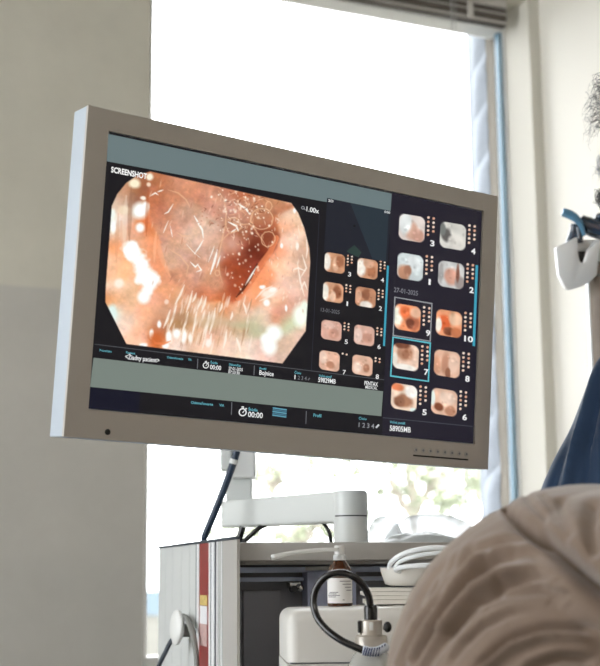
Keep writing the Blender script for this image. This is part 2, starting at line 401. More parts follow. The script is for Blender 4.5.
def tree(px, py, dist, r, h, label, seed, n=1500, grp='trees outside the window'):
    c = W(px, py, dist); base = Vector((c.x, c.y, -3.1)); rg = random.Random(seed)
    t = thing('tree', base, label, 'tree', grp)
    mb = MB(); mb.tube([base, base+Vector((.1, 0, (c.z+3)*.5)), c], [.12, .07, .02], 8, 4)
    tips = []
    for k in range(9):
        a = rg.uniform(0, 2*PI); e = rg.uniform(-.3, 1.1); q = c+Vector((math.cos(a)*math.cos(e)*r*.85, math.sin(a)*math.cos(e)*r*.85, math.sin(e)*h*.85)); tips.append(q)
        mb.tube([c-Vector((0, 0, h*.5)), (c+q)/2+Vector((0, 0, .1)), q], [.03, .016, .008], 6, 3)
    mb.build('trunk', M['bark'], t)
    bm = bmesh.new()
    for k in range(n):
        q = rg.choice(tips) if rg.random() < .8 else c
        p = q+Vector((rg.gauss(0, r*.22), rg.gauss(0, r*.22), rg.gauss(0, h*.2)))
        d = Vector((rg.gauss(0, 1), rg.gauss(0, 1), rg.gauss(0, 1))).normalized(); e = d.orthogonal().normalized(); s = rg.uniform(.05, .1)
        nn = d.cross(e)*s*.12
        vs = [bm.verts.new(p+x) for x in (-d*s, e*s*.5+nn, d*s, -e*s*.5+nn)]; bm.faces.new(vs)
    me = bpy.data.meshes.new('c'); bm.to_mesh(me); bm.free(); link('crown', me, M['leaf'], t)
tree(412, 488, 13, .95, .6, 'pale leafy tree seen under the right half of the monitor', 1, 620)
tree(484, 482, 15, .62, .55, 'pale leafy tree close beside the stone pier outside', 2, 300)
tree(272, 476, 16, .55, .45, 'small faint treetop seen just under the left half of the monitor', 3, 200)
tree(300, 535, 14, .85, .32, 'low faint treetop seen beneath the horizontal monitor arm', 4, 240)

# ================================================================== MONITOR
P4 = np.array([[108.2, 132.2], [481.7, 211.7], [472.8, 443.5], [87.8, 408.4]])
def homography(src, dst):
    A = []
    for (x, y), (u, v) in zip(src, dst):
        A.append([x, y, 1, 0, 0, 0, -u*x, -u*y, -u]); A.append([0, 0, 0, x, y, 1, -v*x, -v*y, -v])
    return np.linalg.svd(np.array(A, float))[2][-1].reshape(3, 3)
Hs = homography([(0, 0), (1, 0), (1, 1), (0, 1)], P4-[300, 333]); K = np.diag([1/F, 1/F, 1])
ha, hb, hc = K@Hs[:, 0], K@Hs[:, 1], K@Hs[:, 2]
if hc[2] < 0: ha, hb, hc = -ha, -hb, -hc
SW = .597; sc_ = SW/np.linalg.norm(ha); SH = SW*np.linalg.norm(hb)/np.linalg.norm(ha)
def cam2w(c): return rt*c[0]-up*c[1]+fw*c[2]
MP0 = CAM+cam2w(hc*sc_)
MU = cam2w(ha).normalized(); MV = cam2w(hb); MV = (MV-MU*MV.dot(MU)).normalized(); MN = -(MU.cross(-MV)).normalized()
if MN.dot(fw) < 0: MN = -MN                  # MN points to the back of the monitor
Hi = np.linalg.inv(homography([(0, 0), (1, 0), (1, 1), (0, 1)], P4))
def st(px, py):
    q = Hi@np.array([px, py, 1.0]); return q[0]/q[2]*SW, q[1]/q[2]*SH
def scr(s, t, lift=0): return MP0+MU*s+MV*t-MN*lift
def sp(px, py, lift=0): return scr(*st(px, py), lift)

MP0 = MP0-MN*.0034
TZ = .041                                     # visible depth of the frame side
s0, s1, t0_, t1_ = -.0502*SW, 1.0464*SW, -.081*SH, 1.105*SH
mon = thing('monitor', scr(SW/2, SH/2, -.03), 'wide grey framed medical monitor showing an endoscopy picture and thumbnails', 'monitor')
bm = bmesh.new()
def rect(a, b, c, d, n): return [bm.verts.new(scr(x, y, -n)) for x, y in ((a, c), (b, c), (b, d), (a, d))]
R1 = rect(s0, s1, t0_, t1_, 0); R2 = rect(-.001, SW+.001, -.001, SH+.001, 0); R3 = rect(-.001, SW+.001, -.001, SH+.001, .004); R4 = []
Rm = rect(s0, s1, t0_, t1_, .0047)
for A, B in ((R1, R2), (R2, R3), (Rm, R1)):
    for k in range(4): bm.faces.new((A[k], A[(k+1) % 4], B[(k+1) % 4], B[k]))
for v in R4: bm.verts.remove(v)
bmesh.ops.recalc_face_normals(bm, faces=bm.faces)
ed = [e for e in bm.edges if all(v in R1 for v in e.verts)]
bmesh.ops.bevel(bm, geom=ed, offset=.0012, segments=2, affect='EDGES', profile=.5)
me = bpy.data.meshes.new('h'); bm.to_mesh(me); bm.free(); shade_auto(link('bezel', me, M['bezel'], mon))
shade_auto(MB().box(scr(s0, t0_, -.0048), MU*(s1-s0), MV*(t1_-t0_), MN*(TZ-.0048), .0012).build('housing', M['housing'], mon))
mb = MB(); q = scr(SW*.12, SH*.1, -TZ); mb.box(q, MU*SW*.76, MV*SH*.8, MN*.03, .01); mb.box(scr(SW/2-.06, SH/2-.06, -TZ-.03), MU*.12, MV*.12, MN*.012, .003)
mb.build('rear_cover', M['bezel'], mon)

# ---- display picture: grids coloured per vertex, lettering as flat glyphs
def colored(name, co, faces, colors, parent):
    me = bpy.data.meshes.new(name); me.from_pydata([tuple(c) for c in co], [], faces)
    at = me.color_attributes.new('pic', 'FLOAT_COLOR', 'POINT'); a = np.ones((len(co), 4)); a[:, :3] = colors
    at.data.foreach_set('color', a.ravel()); return link(name, me, M['screen'], parent)
def lin3(a):
    a = np.clip(np.asarray(a, float), 0, 255)/255; return np.where(a <= .04045, a/12.92, ((a+.055)/1.055)**2.4)
def polys(name, items, parent):
    co, fs, cs = [], [], []
    for pts, c, lift in items:
        n = len(co); co += [sp(x, y, lift) for x, y in pts]; fs.append(list(range(n, n+len(pts)))); cs += [lin3(c)]*len(pts)
    return colored(name, co, fs, np.array(cs), parent)
BLK, NAVY, BAND = (19, 18, 24), (30, 27, 40), (114, 128, 126)
E = .6
def quad(x0, y0, x1, y1, x2, y2, x3, y3): return [(x0, y0), (x1, y1), (x2, y2), (x3, y3)]
co = [scr(0, 0, -.0035), scr(SW, 0, -.0035), scr(SW, SH, -.0035), scr(0, SH, -.0035)]
screen = colored('screen', co, [[0, 3, 2, 1]], np.array([lin3(BLK)]*4), mon)
L1, L2, L3 = -.0031, -.0028, -.0025
layout = [
 (quad(108.2, 134.0, 391.6, 193.6, 390.3, 214, 106.2, 161.2), (106, 122, 124), L1),
 (quad(326.8, 198, 390.9, 211.2, 387.5, 262, 323.5, 252), (28, 31, 42), L2),
 (quad(350, 203, 388.5, 211, 385.5, 262, 372, 259), (36, 48, 58), L2+.0001),
 (quad(346, 251.5, 354, 245, 361, 252.5, 358, 257.5), (40, 60, 56), L2+.0002),
 (quad(391.6, 192.6, 481.7, 211.7, 472.8, 443.5, 381.6, 435.2), NAVY, L1),
 (quad(93.2, 357.6, 382.8, 391.3, 381.0, 416.2, 89.6, 386.8), (120, 131, 124), L1),
 (quad(89.6, 387.2, 140, 392, 138, 413, 87.8, 408.4), (12, 14, 34), L1),
 (quad(94.2, 343.8, 383.8, 379.4, 383.7, 380.2, 94.1, 344.6), (78, 80, 86), L2),
 (quad(382.4, 417.2, 474.0, 426.2, 473.9, 427.0, 382.3, 418.0), (70, 72, 82), L2),
 (quad(318.7, 214, 319.4, 214.1, 311.2, 372, 310.5, 371.9), (44, 44, 56), L2),
 (quad(386.6, 265.5, 388.6, 265.9, 384.6, 346.2, 382.6, 345.9), (62, 160, 186), L2),
 (quad(475.4, 265, 477.8, 265.4, 474.6, 346.3, 472.1, 345.9), (62, 160, 186), L2),
]
def ring(a, b, c, d, w, col):
    (ax, ay), (bx_, by), (cx_, cy), (dx, dy) = a, b, c, d
    cx0, cy0 = (ax+bx_+cx_+dx)/4, (ay+by+cy+dy)/4
    i = [(x-(w if x > cx0 else -w), y-(w if y > cy0 else -w)) for x, y in (a, b, c, d)]; o = [a, b, c, d]
    return [(quad(*o[k], *o[(k+1) % 4], *i[(k+1) % 4], *i[k]), col, L2) for k in range(4)]
layout += ring((394, 296.6), (432.2, 303), (430.4, 341.8), (392.2, 336), 1.2, (150, 152, 156))
layout += ring((392, 336.4), (430.6, 342.4), (428.6, 382), (389.6, 376.6), 1.4, (96, 190, 204))
for x, y, h in ((197, 358.6, 10), (253.6, 365.5, 9.5), (231, 402.2, 12.5), (305.5, 411, 13)):
    layout.append((quad(x, y, x+.8, y+.1, x+.3, y+h, x-.5, y+h), (110, 112, 118), L2))
dots = []
def dot(x, y, r, c, lift=L2): layout.append(([(x+r*math.cos(k*PI/4), y+r*math.sin(k*PI/4)) for k in range(8)], c, lift))
dot(354, 226, 1.2, (2, 2, 3), L3)

# endoscopic picture
KX = 1.5; X0, Y0, X1, Y1 = 101., 166., 314., 368.
nx, ny = int((X1-X0)*KX), int((Y1-Y0)*KX)
gx, gy = np.meshgrid(np.linspace(X0, X1, nx), np.linspace(Y0, Y1, ny))
def inside(X, Y, poly):
    c = np.zeros(X.shape, bool); n = len(poly)
    for i in range(n):
        (x0, y0_), (x1, y1_) = poly[i], poly[(i+1) % n]
        m = ((y0_ > Y) != (y1_ > Y)); xx = (x1-x0)*(Y-y0_)/((y1_-y0_) or 1e-9)+x0; c ^= m & (X < xx)
    return c
def sdf(X, Y, poly):
    d, _ = segdist(X, Y, list(poly)+[poly[0]]); return np.where(inside(X, Y, poly), -d, d)
OUT = [(150, 171.5), (291, 203), (298, 213), (304, 228), (309, 248), (310, 262), (305.3, 331), (282, 363.5), (126, 344), (105, 302), (105.5, 285), (111.5, 206), (117, 194), (126, 183), (137, 175.5)]
pts_out = [(115,200,225,205,188),(112,222,232,240,232),(118,232,236,206,186),(117,246,244,172,128),(112,262,250,204,172),(112,275,240,188,150),(114,286,255,226,204),(119,297,232,186,146),(108,300,226,158,108),(112,313,226,240,234),(126,322,244,214,194),(140,332,244,190,160),(134,345,250,204,176),
 (122,195,196,148,120),(129,190,214,170,138),(141,192,164,106,78),(126,206,222,192,168),(133,204,150,120,104),(134,194,150,104,82),(124,216,234,206,184),(148,205,226,146,106),(146,226,224,138,96),(126,232,226,170,136),(127,262,246,186,146),(138,240,230,178,146),(150,246,240,168,128),(156,240,234,156,112),(159,262,236,164,128),(165,280,236,168,134),(166,292,228,168,136),(152,304,238,182,150),(145,314,240,184,152),(128,306,240,196,162),(120,270,248,196,158),
 (290,215,236,206,182),(290,240,242,214,196),(285,265,246,206,182),(280,290,246,204,180),(296,285,236,202,184),(303,252,218,182,158),(301,300,224,184,164),(306,280,214,178,156),(270,300,242,202,178),(281,314,222,156,128),(288,306,226,176,152),(260,318,236,210,186),(255,327,200,196,166),(290,322,206,214,182),(300,335,236,202,182),(286,350,224,194,174),(262,350,242,208,194),(245,350,246,222,208),
 (200,308,226,190,164),(170,312,214,168,138),(180,320,186,146,114),(215,321,206,176,146),(160,325,196,148,116),(158,336,206,118,72),(175,346,242,218,204),(200,347,240,206,182),(230,346,246,216,198),(220,334,226,184,156),(240,312,232,196,172),(192,338,226,184,154),(240,328,206,180,150),
 (280,206,214,168,138),(284,228,238,182,150),(276,250,242,170,134),(263,280,242,162,122),(250,297,242,172,132),(240,304,238,180,146),(225,306,226,160,122),(205,303,220,168,134),(185,298,222,172,140)]
pts_in = [(155,190,186,124,94),(152,205,184,118,90),(156,218,200,136,106),(164,230,206,156,132),(174,250,208,168,146),(185,215,198,158,138),(172,198,194,138,112),(200,230,216,184,164),(214,246,206,168,148),(205,192,202,144,120),(188,182,206,150,122),(220,203,206,156,136),(230,188,190,126,98),(246,184,172,104,74),(262,193,196,140,112),(240,216,190,140,120),(234,247,188,124,100),(256,250,118,58,42),(246,236,172,112,92),(251,272,146,72,52),(240,290,172,88,58),(226,300,190,112,78),(261,234,138,74,54),(262,216,186,134,108),(271,204,190,138,108),(275,221,188,122,88),(269,240,152,88,66),(215,281,206,156,130),(196,274,204,160,138),(184,284,206,150,122),(205,295,200,132,100),(232,276,168,90,64),(240,262,156,82,60)]
POLYP = [(143,168),(296,204),(277,215),(279,232),(275,247),(264,262),(255,279),(240,298),(232,303),(205,301),(186,294),(172,280),(162,258),(159,240),(150,222),(148,205),(150,190)]
def rbf(pts, s):
    p = np.array(pts, float); num = np.zeros(gx.shape+(3,)); den = np.zeros(gx.shape)
    for x, y, r, g, b in p:
        d2 = (gx-x)**2+(gy-y)**2; w = np.exp(-d2/(2*s*s))+1e-6/(1+d2*.02); num += w[..., None]*np.array((r, g, b)); den += w
    return num/den[..., None]
def fbm(scale, seed, oct_=4):
    out = np.zeros(gx.shape); amp = 1; tot = 0
    for o in range(oct_):
        n = max(2, int((X1-X0)/scale*2**o)+3); g = np.random.default_rng(seed+o).standard_normal((n, n))
        fx = (gx-X0)/(X1-X0)*(n-2); fy = (gy-Y0)/(Y1-Y0)*(n-2); ix, iy = fx.astype(int), fy.astype(int); tx, ty = fx-ix, fy-iy
        tx = tx*tx*(3-2*tx); ty = ty*ty*(3-2*ty); ix1 = np.minimum(ix+1, n-1); iy1 = np.minimum(iy+1, n-1)
        out += amp*((g[iy, ix]*(1-tx)+g[iy, ix1]*tx)*(1-ty)+(g[iy1, ix]*(1-tx)+g[iy1, ix1]*tx)*ty); tot += amp; amp *= .55
    return out/tot
wob = fbm(14, 3)*1.6
mk = 1/(1+np.exp((sdf(gx+wob, gy+wob, POLYP))/.9))
img = rbf(pts_out, 6.2)*(1-mk[..., None])+rbf(pts_in, 7.0)*mk[..., None]
img *= (1+.045*fbm(9, 11)+.03*fbm(3, 21))[..., None]
img *= (1+mk*(.035*fbm(5, 77)+.05*np.abs(fbm(7, 99))+.02))[..., None]
img[..., 0] += 4*fbm(16, 31); img[..., 2] -= 5*fbm(12, 41)
def blend(a, c):
    global img
    img = img*(1-a[..., None])+np.array(c, float)*a[..., None]
def blob(x, y, rx, ry, c, ang=0, soft=.35, op=1.0, wb=1.0):
    ca, sa = math.cos(ang), math.sin(ang); dx, dy = gx-x+wob*.5*wb, gy-y-wob*.4*wb
    d = np.sqrt(((dx*ca+dy*sa)/rx)**2+((-dx*sa+dy*ca)/ry)**2)
    blend(op*np.clip((1+soft-d)/(2*soft), 0, 1), c)
def stroke(poly, w, c, op=1.0, taper=True):
    d, t = segdist(gx, gy, poly); ww = w*(np.sin(np.clip(t, .06, .94)*PI)**.6 if taper else 1)
    blend(op*np.clip((ww-d)/.8+.5, 0, 1), c)
WH, WC = (255, 253, 246), (250, 255, 250)
# wet glare left of the growth
for a in ((134.5,183.5,5.6,5,(246,236,208)),(150,176.5,3.4,3.4,(246,238,218)),(148.5,184.5,2,2.4,(240,214,190)),(142,199,3.2,2,(252,240,226)),(139.5,211,7.5,7.8,WC),(145,207,3.6,5,WC),(140,227.5,4.4,4.6,WC),(113,227,2.6,6,WC),(112,214,3,4.5,(240,246,238)),(124,210,5.5,4.6,(236,216,190)),(143.5,297,6.2,6.6,WC),(112,312,4.5,7,(224,240,234)),(119,283,4.5,4.5,(255,238,222))): blob(*a)
stroke([(158,240),(159,250),(163,262),(170,277)], 2.4, (242,180,144), .6); stroke([(121,222),(125,240),(128,256)], 4, (236,196,168), .5)
for a in ((133,246,8.5,6.5),(136.5,254,9,9),(141,264,9.5,9),(146,274,8.5,9),(149.5,283,7.5,7.5),(147,291,6,5)): blob(*a, WC, 0, .3, 1, 5)
for x, y0_, y1_, w, c, op in ((131,188,240,2.2,(150,112,92),.35),(126,196,246,2.5,(248,232,214),.35),(118,214,262,2,(206,150,118),.3),(148,190,236,1.6,(176,100,66),.4),(156,232,262,1.6,(252,196,160),.5)): stroke([(x, y0_), (x-1.5, (y0_+y1_)/2), (x-2, y1_)], w, c, op)
for k in range(110):
    x, y = rng.uniform(166, 252), rng.uniform(292, 340); l = rng.uniform(5, 16); stroke([(x, y), (x-l*.26, y+l)], rng.uniform(.5, 1.1), (254, 240, 226) if k % 4 else (176, 136, 108), rng.uniform(.2, .55))
# streaked glare under the growth
for a, b in (((184,285),(175,304)),((192,291),(186,312)),((196,293),(192,302)),((202,296),(197,309)),((206,297),(201,312)),((176,306),(168,330)),((188,312),(181,334)),((170,310),(163,328)),((196,312),(192,334)),((209,312),(204,338)),((215,308),(209,334)),((222,303),(219,312)),((243,303),(246,314)),((226,332),(223,348)),((236,338),(240,352)),((232,312),(230,320)),((211,334),(208,346))):
    stroke([a, ((a[0]+b[0])/2+.6, (a[1]+b[1])/2), b], 1.15, (254, 242, 228), .8)
for a in ((168,337,3,6.5,WH),(176,333.5,4,4.5,WH),(184,336,2.2,6.5,WH),(190,338,2,5,(252,240,228)),(151,334,2,4.5,WH),(158.5,324.5,2,3.6,WH),(143,345,4,2,WH),(165,346,3,2.5,WH),(208,343,3,4,(252,240,230)),(166,302,2,2.5,(244,214,194))): blob(*a)
stroke([(151,337),(155,343),(163,344),(170,341)], 1.2, (232,140,92), .8)
blob(180, 318, 9, 3.5, (184,142,112), .2, .6, .6); blob(155, 337.5, 5.5, 4.5, (206,116,70), .2, .5, .8); blob(215, 322, 26, 3.5, (214,188,160), .12, .7, .5); blob(245, 326, 14, 3, (196,192,160), .12, .7, .6)
# right-hand mucosa
for a in ((274,333,7.8,8.4,WC),(269,346,7.6,9,WC),(266.5,338,6,5,WC),(300,316,7.6,11,(246,252,240)),(304,308,4,7,(240,246,232)),(268,294,7,4,(252,232,216)),(266,303,3.2,3.6,WH),(286,308,1.2,3.4,WH),(281,246,1.6,2.6,WH),(294,211,1.6,2.4,WH),(297,246,1.6,4,(250,240,228)),(262,287,3,2,WH),(272,290,4,2.6,(255,246,238))): blob(*a)
for p in ([(255,299),(263,290),(272,286)],[(259,301),(268,297),(277,291)],[(302,255),(306,268),(300,278)],[(297,262),(300,282),(304,296)],[(300,290),(304,282),(307,290)],[(292,270),(298,268),(305,271)],[(306,236),(307,250),(306,258)]): stroke(p, .8, (252,240,228), .8)
for k in range(60):
    x, y = rng.uniform(264, 306), rng.uniform(214, 310); stroke([(x, y), (x+rng.uniform(-1.5, 1.5), y+rng.uniform(1.5, 5))], .6, (252, 236, 222) if k % 3 else (206, 160, 138), .5)
# growth: dark cleft, bubbles, filaments, wet glints
stroke([(276,238),(270,252),(258,268),(248,284),(238,298)], 2.8, (238,150,108), .75, False)
stroke([(257,264),(250,278),(242,290),(236,297)], 1.6, (78,44,34), .9); stroke([(256,267),(250,277),(245,285)], .9, WH, .95)
blob(251, 250, 6, 12, (116,58,42), .5, .8, .75); blob(238, 285, 6, 10, (164,84,56), .5, .9, .5); blob(232, 243, 6.5, 7.5, (214,170,154), 0, .7, .8)
def bub(x, y, rx, ry, op=.8, ang=0, fill=None):
    if fill: blob(x, y, rx, ry, fill, ang, .3, .4, .3)
    ca, sa = math.cos(ang), math.sin(ang); poly = [(x+rx*math.cos(t)*ca-ry*math.sin(t)*sa, y+rx*math.cos(t)*sa+ry*math.sin(t)*ca) for t in np.linspace(0, 2*PI, 22)]
    stroke([(a_+rng.normal(0, .25), b_+rng.normal(0, .25)) for a_, b_ in poly[:-1]]+[poly[0]], .48, (244,208,172), op*.85, False)
bub(261.5, 219, 11, 10.5, .8, .2, (186,128,100)); bub(268, 239, 6.8, 7.5, .85, .3, (150,88,68)); bub(233, 225, 7.5, 7.2, .7); bub(268.5, 206, 3, 4.4, .7); bub(243, 204, 6, 6, .4); bub(217, 273, 2.4, 2.6, .6); bub(185, 244, 6.5, 5, .3)
for p in ([(218,191),(224,200),(226,212),(225,226),(221,242),(218,258),(219,272),(222,283)],[(227,219),(238,225),(249,224),(255,230),(262,240),(266,247)],[(253,213),(250,222),(256,230)],[(222,240),(228,234),(236,231),(246,226)],[(205,180),(214,184),(222,190)],[(168,190),(178,193),(186,200),(190,208)],[(170,250),(180,256),(188,266),(186,276)],[(176,232),(182,236),(190,236)],[(229,195),(240,190),(252,188)]): stroke(p, .75, (234,192,158), .65)
for p, w in (([(194,216),(198,223),(202,230),(203,238)], 1.7),([(203,240),(199,247),(194,254)], 1.2),([(150,196),(155,193),(158,195)], 1.2),([(157,192),(163,190)], 1.1),([(173,204),(168,212),(164,214)], 1.1),([(168,221),(165,228),(163,233)], .8),([(170,226),(172,237)], .8),([(217,250),(214,262),(210,274)], 2.0),([(220,256),(216,268)], 1.2),([(190,262),(195,267),(198,264)], 1.3),([(197,264),(201,270),(196,272)], 1.1),([(228,222),(236,226),(238,231)], 1.8),([(238,204),(246,209),(249,214)], 1.8),([(231,232),(236,229)], 1.2),([(186,244),(193,252),(200,258)], .5),([(208,262),(212,252),(214,246)], .8)): stroke(p, w*.58, WH, .9)
for k in range(110):
    x, y = rng.normal(243, 14), rng.normal(208, 15)
    if k > 70: x, y = rng.normal(243, 9), rng.normal(262, 16)
    s = rng.uniform(.5, 1.3); blob(x, y, s, s*1.2, (255, 244, 228), 0, .5, rng.uniform(.4, .95)*(mk[min(ny-1, max(0, int((y-Y0)*KX))), min(nx-1, max(0, int((x-X0)*KX)))]))
for k in range(120):
    x, y = rng.normal(246, 15), rng.normal(207, 16); a = rng.uniform(0, PI); l = rng.uniform(2, 6); m_ = mk[min(ny-1, max(0, int((y-Y0)*KX))), min(nx-1, max(0, int((x-X0)*KX)))]
    stroke([(x, y), (x+l*.5*math.cos(a)+rng.normal(0, .8), y+l*.5*math.sin(a)+rng.normal(0, .8)), (x+l*math.cos(a), y+l*math.sin(a))], .45, [(250,226,204),(120,70,52),(236,190,156)][k % 3], .6*m_)
for k in range(46):
    x, y = rng.uniform(150, 235), rng.uniform(178, 290); a = rng.uniform(1.7, 2.4); l = rng.uniform(3, 9)
    stroke([(x, y), (x+l*math.cos(a)*.6, y+l*math.sin(a))], .5, (246, 218, 196) if k % 2 else (178, 116, 92), .45)
for k in range(14): blob(rng.uniform(196, 222), rng.uniform(196, 226), .9, .7, (186,118,98), 0, .6, .5)
al = np.clip(.5-sdf(gx, gy, OUT)/.8, 0, 1)[..., None]
gl = img.mean(-1, keepdims=True); img = gl+(img-gl)*1.02; img = (img-195)*1.14+195
img = np.clip(img, 0, 255)*al+np.array(BLK)*(1-al)
Q = np.stack([gx, gy, np.ones_like(gx)], -1)@Hi.T; ss, tt = Q[..., 0]/Q[..., 2]*SW, Q[..., 1]/Q[..., 2]*SH
def plane_pts(ss, tt, lift):
    return np.array(MP0)+ss[..., None]*np.array(MU)+tt[..., None]*np.array(MV)-np.array(MN)*lift
def gridfaces(nx, ny):
    i = np.arange(ny*nx).reshape(ny, nx); return np.stack([i[:-1, :-1], i[1:, :-1], i[1:, 1:], i[:-1, 1:]], -1).reshape(-1, 4).tolist()
keep = al[..., 0].ravel() > 0
gf = [f for f in gridfaces(nx, ny) if keep[f[0]] or keep[f[1]] or keep[f[2]] or keep[f[3]]]
o = colored('endoscope_picture', plane_pts(ss, tt, L2).reshape(-1, 3), gf, lin3(img).reshape(-1, 3), screen)
o['label'] = 'large peach coloured endoscope picture on the screen'

# thumbnails
def thumb(cx, cy, w, h, base, blobs, rotk, num, rows, dark=False):
    n = 40; a = np.linspace(-1, 1, n); U, V = np.meshgrid(a, a); sl = .17
    im = np.zeros((n, n, 3))+np.array(base, float)
    gn = np.random.default_rng(int(cx*7+cy)).standard_normal((7, 7)); ix = (U+1)/2*5; iy = (V+1)/2*5; i0, j0 = ix.astype(int), iy.astype(int); fx, fy = ix-i0, iy-j0
    nz = (gn[j0, i0]*(1-fx)+gn[j0, i0+1]*fx)*(1-fy)+(gn[j0+1, i0]*(1-fx)+gn[j0+1, i0+1]*fx)*fy
    for x, y, rx, ry, c in blobs:
        d = np.sqrt(((U-x)/rx)**2+((V-y)/ry)**2)+nz*.08; wgt = np.clip((1.22-d)/.45, 0, 1)[..., None]; im = im*(1-wgt)+np.array(c)*wgt
    g2 = np.random.default_rng(int(cx*3+cy*5))
    for q_ in range(9):
        x, y, rr_ = g2.uniform(-.8, .8), g2.uniform(-.8, .8), g2.uniform(.07, .2); d = np.hypot(U-x, (V-y)*g2.uniform(.6, 1.6))/rr_
        im = im+(np.clip(1.2-d, 0, 1)*g2.choice([26, -24, 20, -16]))[..., None]
    im *= (1+.05*nz)[..., None]
    q = .5; d = np.hypot(np.maximum(np.abs(U)-(1-q), 0), np.maximum(np.abs(V)-(1-q), 0))-q
    k = np.clip(.5-d/.09+.1, 0, 1)[..., None]; im = im*k+np.array(NAVY if rotk else BLK)*(1-k)
    X = cx+U*w/2-V*.045*h/2; Y = cy+V*h/2+U*sl*w/2
    Qq = np.stack([X, Y, np.ones_like(X)], -1)@Hi.T
    colored('thumbnail', plane_pts(Qq[..., 0]/Qq[..., 2]*SW, Qq[..., 1]/Qq[..., 2]*SH, L2).reshape(-1, 3), gridfaces(n, n), lin3(im).reshape(-1, 3), screen)
    r = 1.35 if rotk else 1.05; st_ = 5.2 if rotk else 4.0
    for c in (0, 1):
        for rr in range(rows-(1 if c and rows > 3 else 0)):
            x = cx+w/2+(3.6 if rotk else 3)+c*st_; dot(x-rr*.12, cy-h/2+2.4+rr*(4.3 if rotk else 3.1)+c*.9, r, [(236,206,184),(222,170,140),(240,222,206)][(rr+c+int(cx)) % 3])
texts = []
PK, PL, BR, WT = (226,176,152), (242,216,200), (168,112,84), (228,232,230)
OR, RD = (232,140,96), (196,90,56)
TH1 = [
 (411, 228.2, 24.5, 25, (226,214,206), [(0,.2,.5,.7,(206,164,144)),(.5,.5,.5,.5,(196,150,132)),(-.5,-.3,.5,.8,WT)], '3', 5),
 (452, 236.2, 24.5, 25, (214,212,204), [(-.5,0,.4,.5,(96,92,90)),(.3,.4,.6,.6,(226,222,214)),(-.8,-.4,.25,.5,(120,124,120))], '4', 5),
 (409.3, 267, 24.5, 25, (206,216,216), [(-.5,.5,.45,.6,(190,140,112)),(.3,-.3,.6,.6,(232,238,238)),(-.2,.3,.3,.4,(170,120,96))], '1', 5),
 (450.2, 275, 24.5, 25, (206,206,204), [(.1,.1,.6,.65,(214,162,142)),(.7,.5,.4,.5,(160,150,146)),(.5,-.2,.15,.7,(130,90,76)),(-.8,0,.2,.7,(170,168,166))], '2', 5),
 (406.6, 318, 24.5, 25, (236,150,106), [(-.8,0,.45,.8,(240,240,222)),(-.2,-.4,.5,.5,(226,116,70)),(.4,.3,.5,.6,(190,110,80)),(.2,.4,.3,.4,(120,64,46)),(.6,-.5,.5,.4,(228,180,150))], '9', 5),
 (448, 323.6, 24.5, 25, (236,160,118), [(-.4,0,.5,.6,(226,106,60)),(.5,-.4,.5,.5,(238,196,164)),(0,.6,.4,.3,(130,70,44)),(-.8,.2,.25,.6,(246,240,226)),(.6,.6,.4,.4,(200,120,80))], '10', 5),
 (404.8, 357, 24.5, 25, (240,206,184), [(0,-.3,.6,.6,(190,140,112)),(0,-.2,.3,.35,(168,116,90)),(0,.8,.9,.25,(250,244,234)),(-.85,.3,.2,.5,(246,236,222)),(-.3,-.9,.6,.3,(120,72,52))], '7', 5),
 (446, 363.8, 24.5, 25, (226,182,156), [(-.1,0,.35,.8,(196,142,116)),(.5,-.1,.4,.8,(236,200,178)),(-.8,.2,.35,.7,(214,158,128)),(.1,.7,.2,.4,(150,98,74))], '8', 5),
 (403, 397.2, 24.5, 25, (238,212,190), [(0,.3,.7,.5,(172,122,94)),(-.3,.4,.4,.4,(150,102,78)),(.6,-.5,.5,.5,(250,244,236)),(-.6,-.7,.5,.3,(226,132,90)),(.8,.9,.3,.2,(232,246,240))], '5', 5),
 (443.2, 402.2, 24.5, 25, (232,190,164), [(.2,-.3,.6,.5,(238,208,188)),(-.4,.4,.35,.3,(132,76,52)),(.5,.6,.4,.4,(190,136,108)),(-.9,-.2,.2,.6,(234,244,236))], '6', 5)]
TH2 = [
 (334, 263, 19.5, 18.5, (200,146,112), [(-.8,0,.4,.9,(244,236,224)),(.1,.1,.3,.7,(226,180,150)),(.5,-.2,.4,.6,(164,106,76))], '3', 4),
 (366.8, 268.8, 19.5, 18.5, (206,150,116), [(-.7,0,.5,.9,(246,238,226)),(.4,.2,.4,.6,(182,120,86)),(.1,-.5,.5,.4,(224,176,146))], '4', 4),
 (332.4, 292.5, 19.5, 18.5, (216,162,128), [(-.8,.1,.35,.9,(246,240,226)),(.4,-.1,.4,.7,(150,92,64)),(0,.4,.3,.5,(236,196,168))], '1', 3),
 (364.8, 297.3, 19.5, 18.5, (196,140,108), [(0,-.3,.4,.5,(150,96,70)),(.1,.8,.6,.4,(246,236,224)),(-.7,0,.3,.7,(222,172,142))], '2', 4),
 (330.6, 330.5, 19.5, 18.5, (216,170,152), [(.2,.3,.5,.5,(206,152,132)),(-.3,-.5,.5,.4,(230,192,176))], '5', 3),
 (363.4, 335.5, 19.5, 18.5, (220,176,158), [(.3,.2,.5,.5,(204,152,132)),(-.6,.1,.4,.8,(236,206,192))], '6', 3),
 (328.6, 361, 19.5, 18.5, (226,180,156), [(.1,.4,.4,.4,(186,132,106)),(-.6,-.3,.4,.6,(240,208,188))], '7', 1),
 (361.6, 365.4, 19.5, 18.5, (226,182,158), [(.4,.2,.3,.4,(180,126,100)),(-.5,.3,.4,.6,(240,212,194))], '8', 2)]
for a in TH1:
    thumb(a[0]+.6, a[1], 26, 26, *a[4:6], True, a[6], a[7]); cx, cy = a[0], a[1]
    texts.append((a[6], cx+18.6-(3 if len(a[6]) > 1 else 0), cy+17.5, cx+(23 if len(a[6]) == 1 else 24.5), 5.6, (240, 240, 240)))
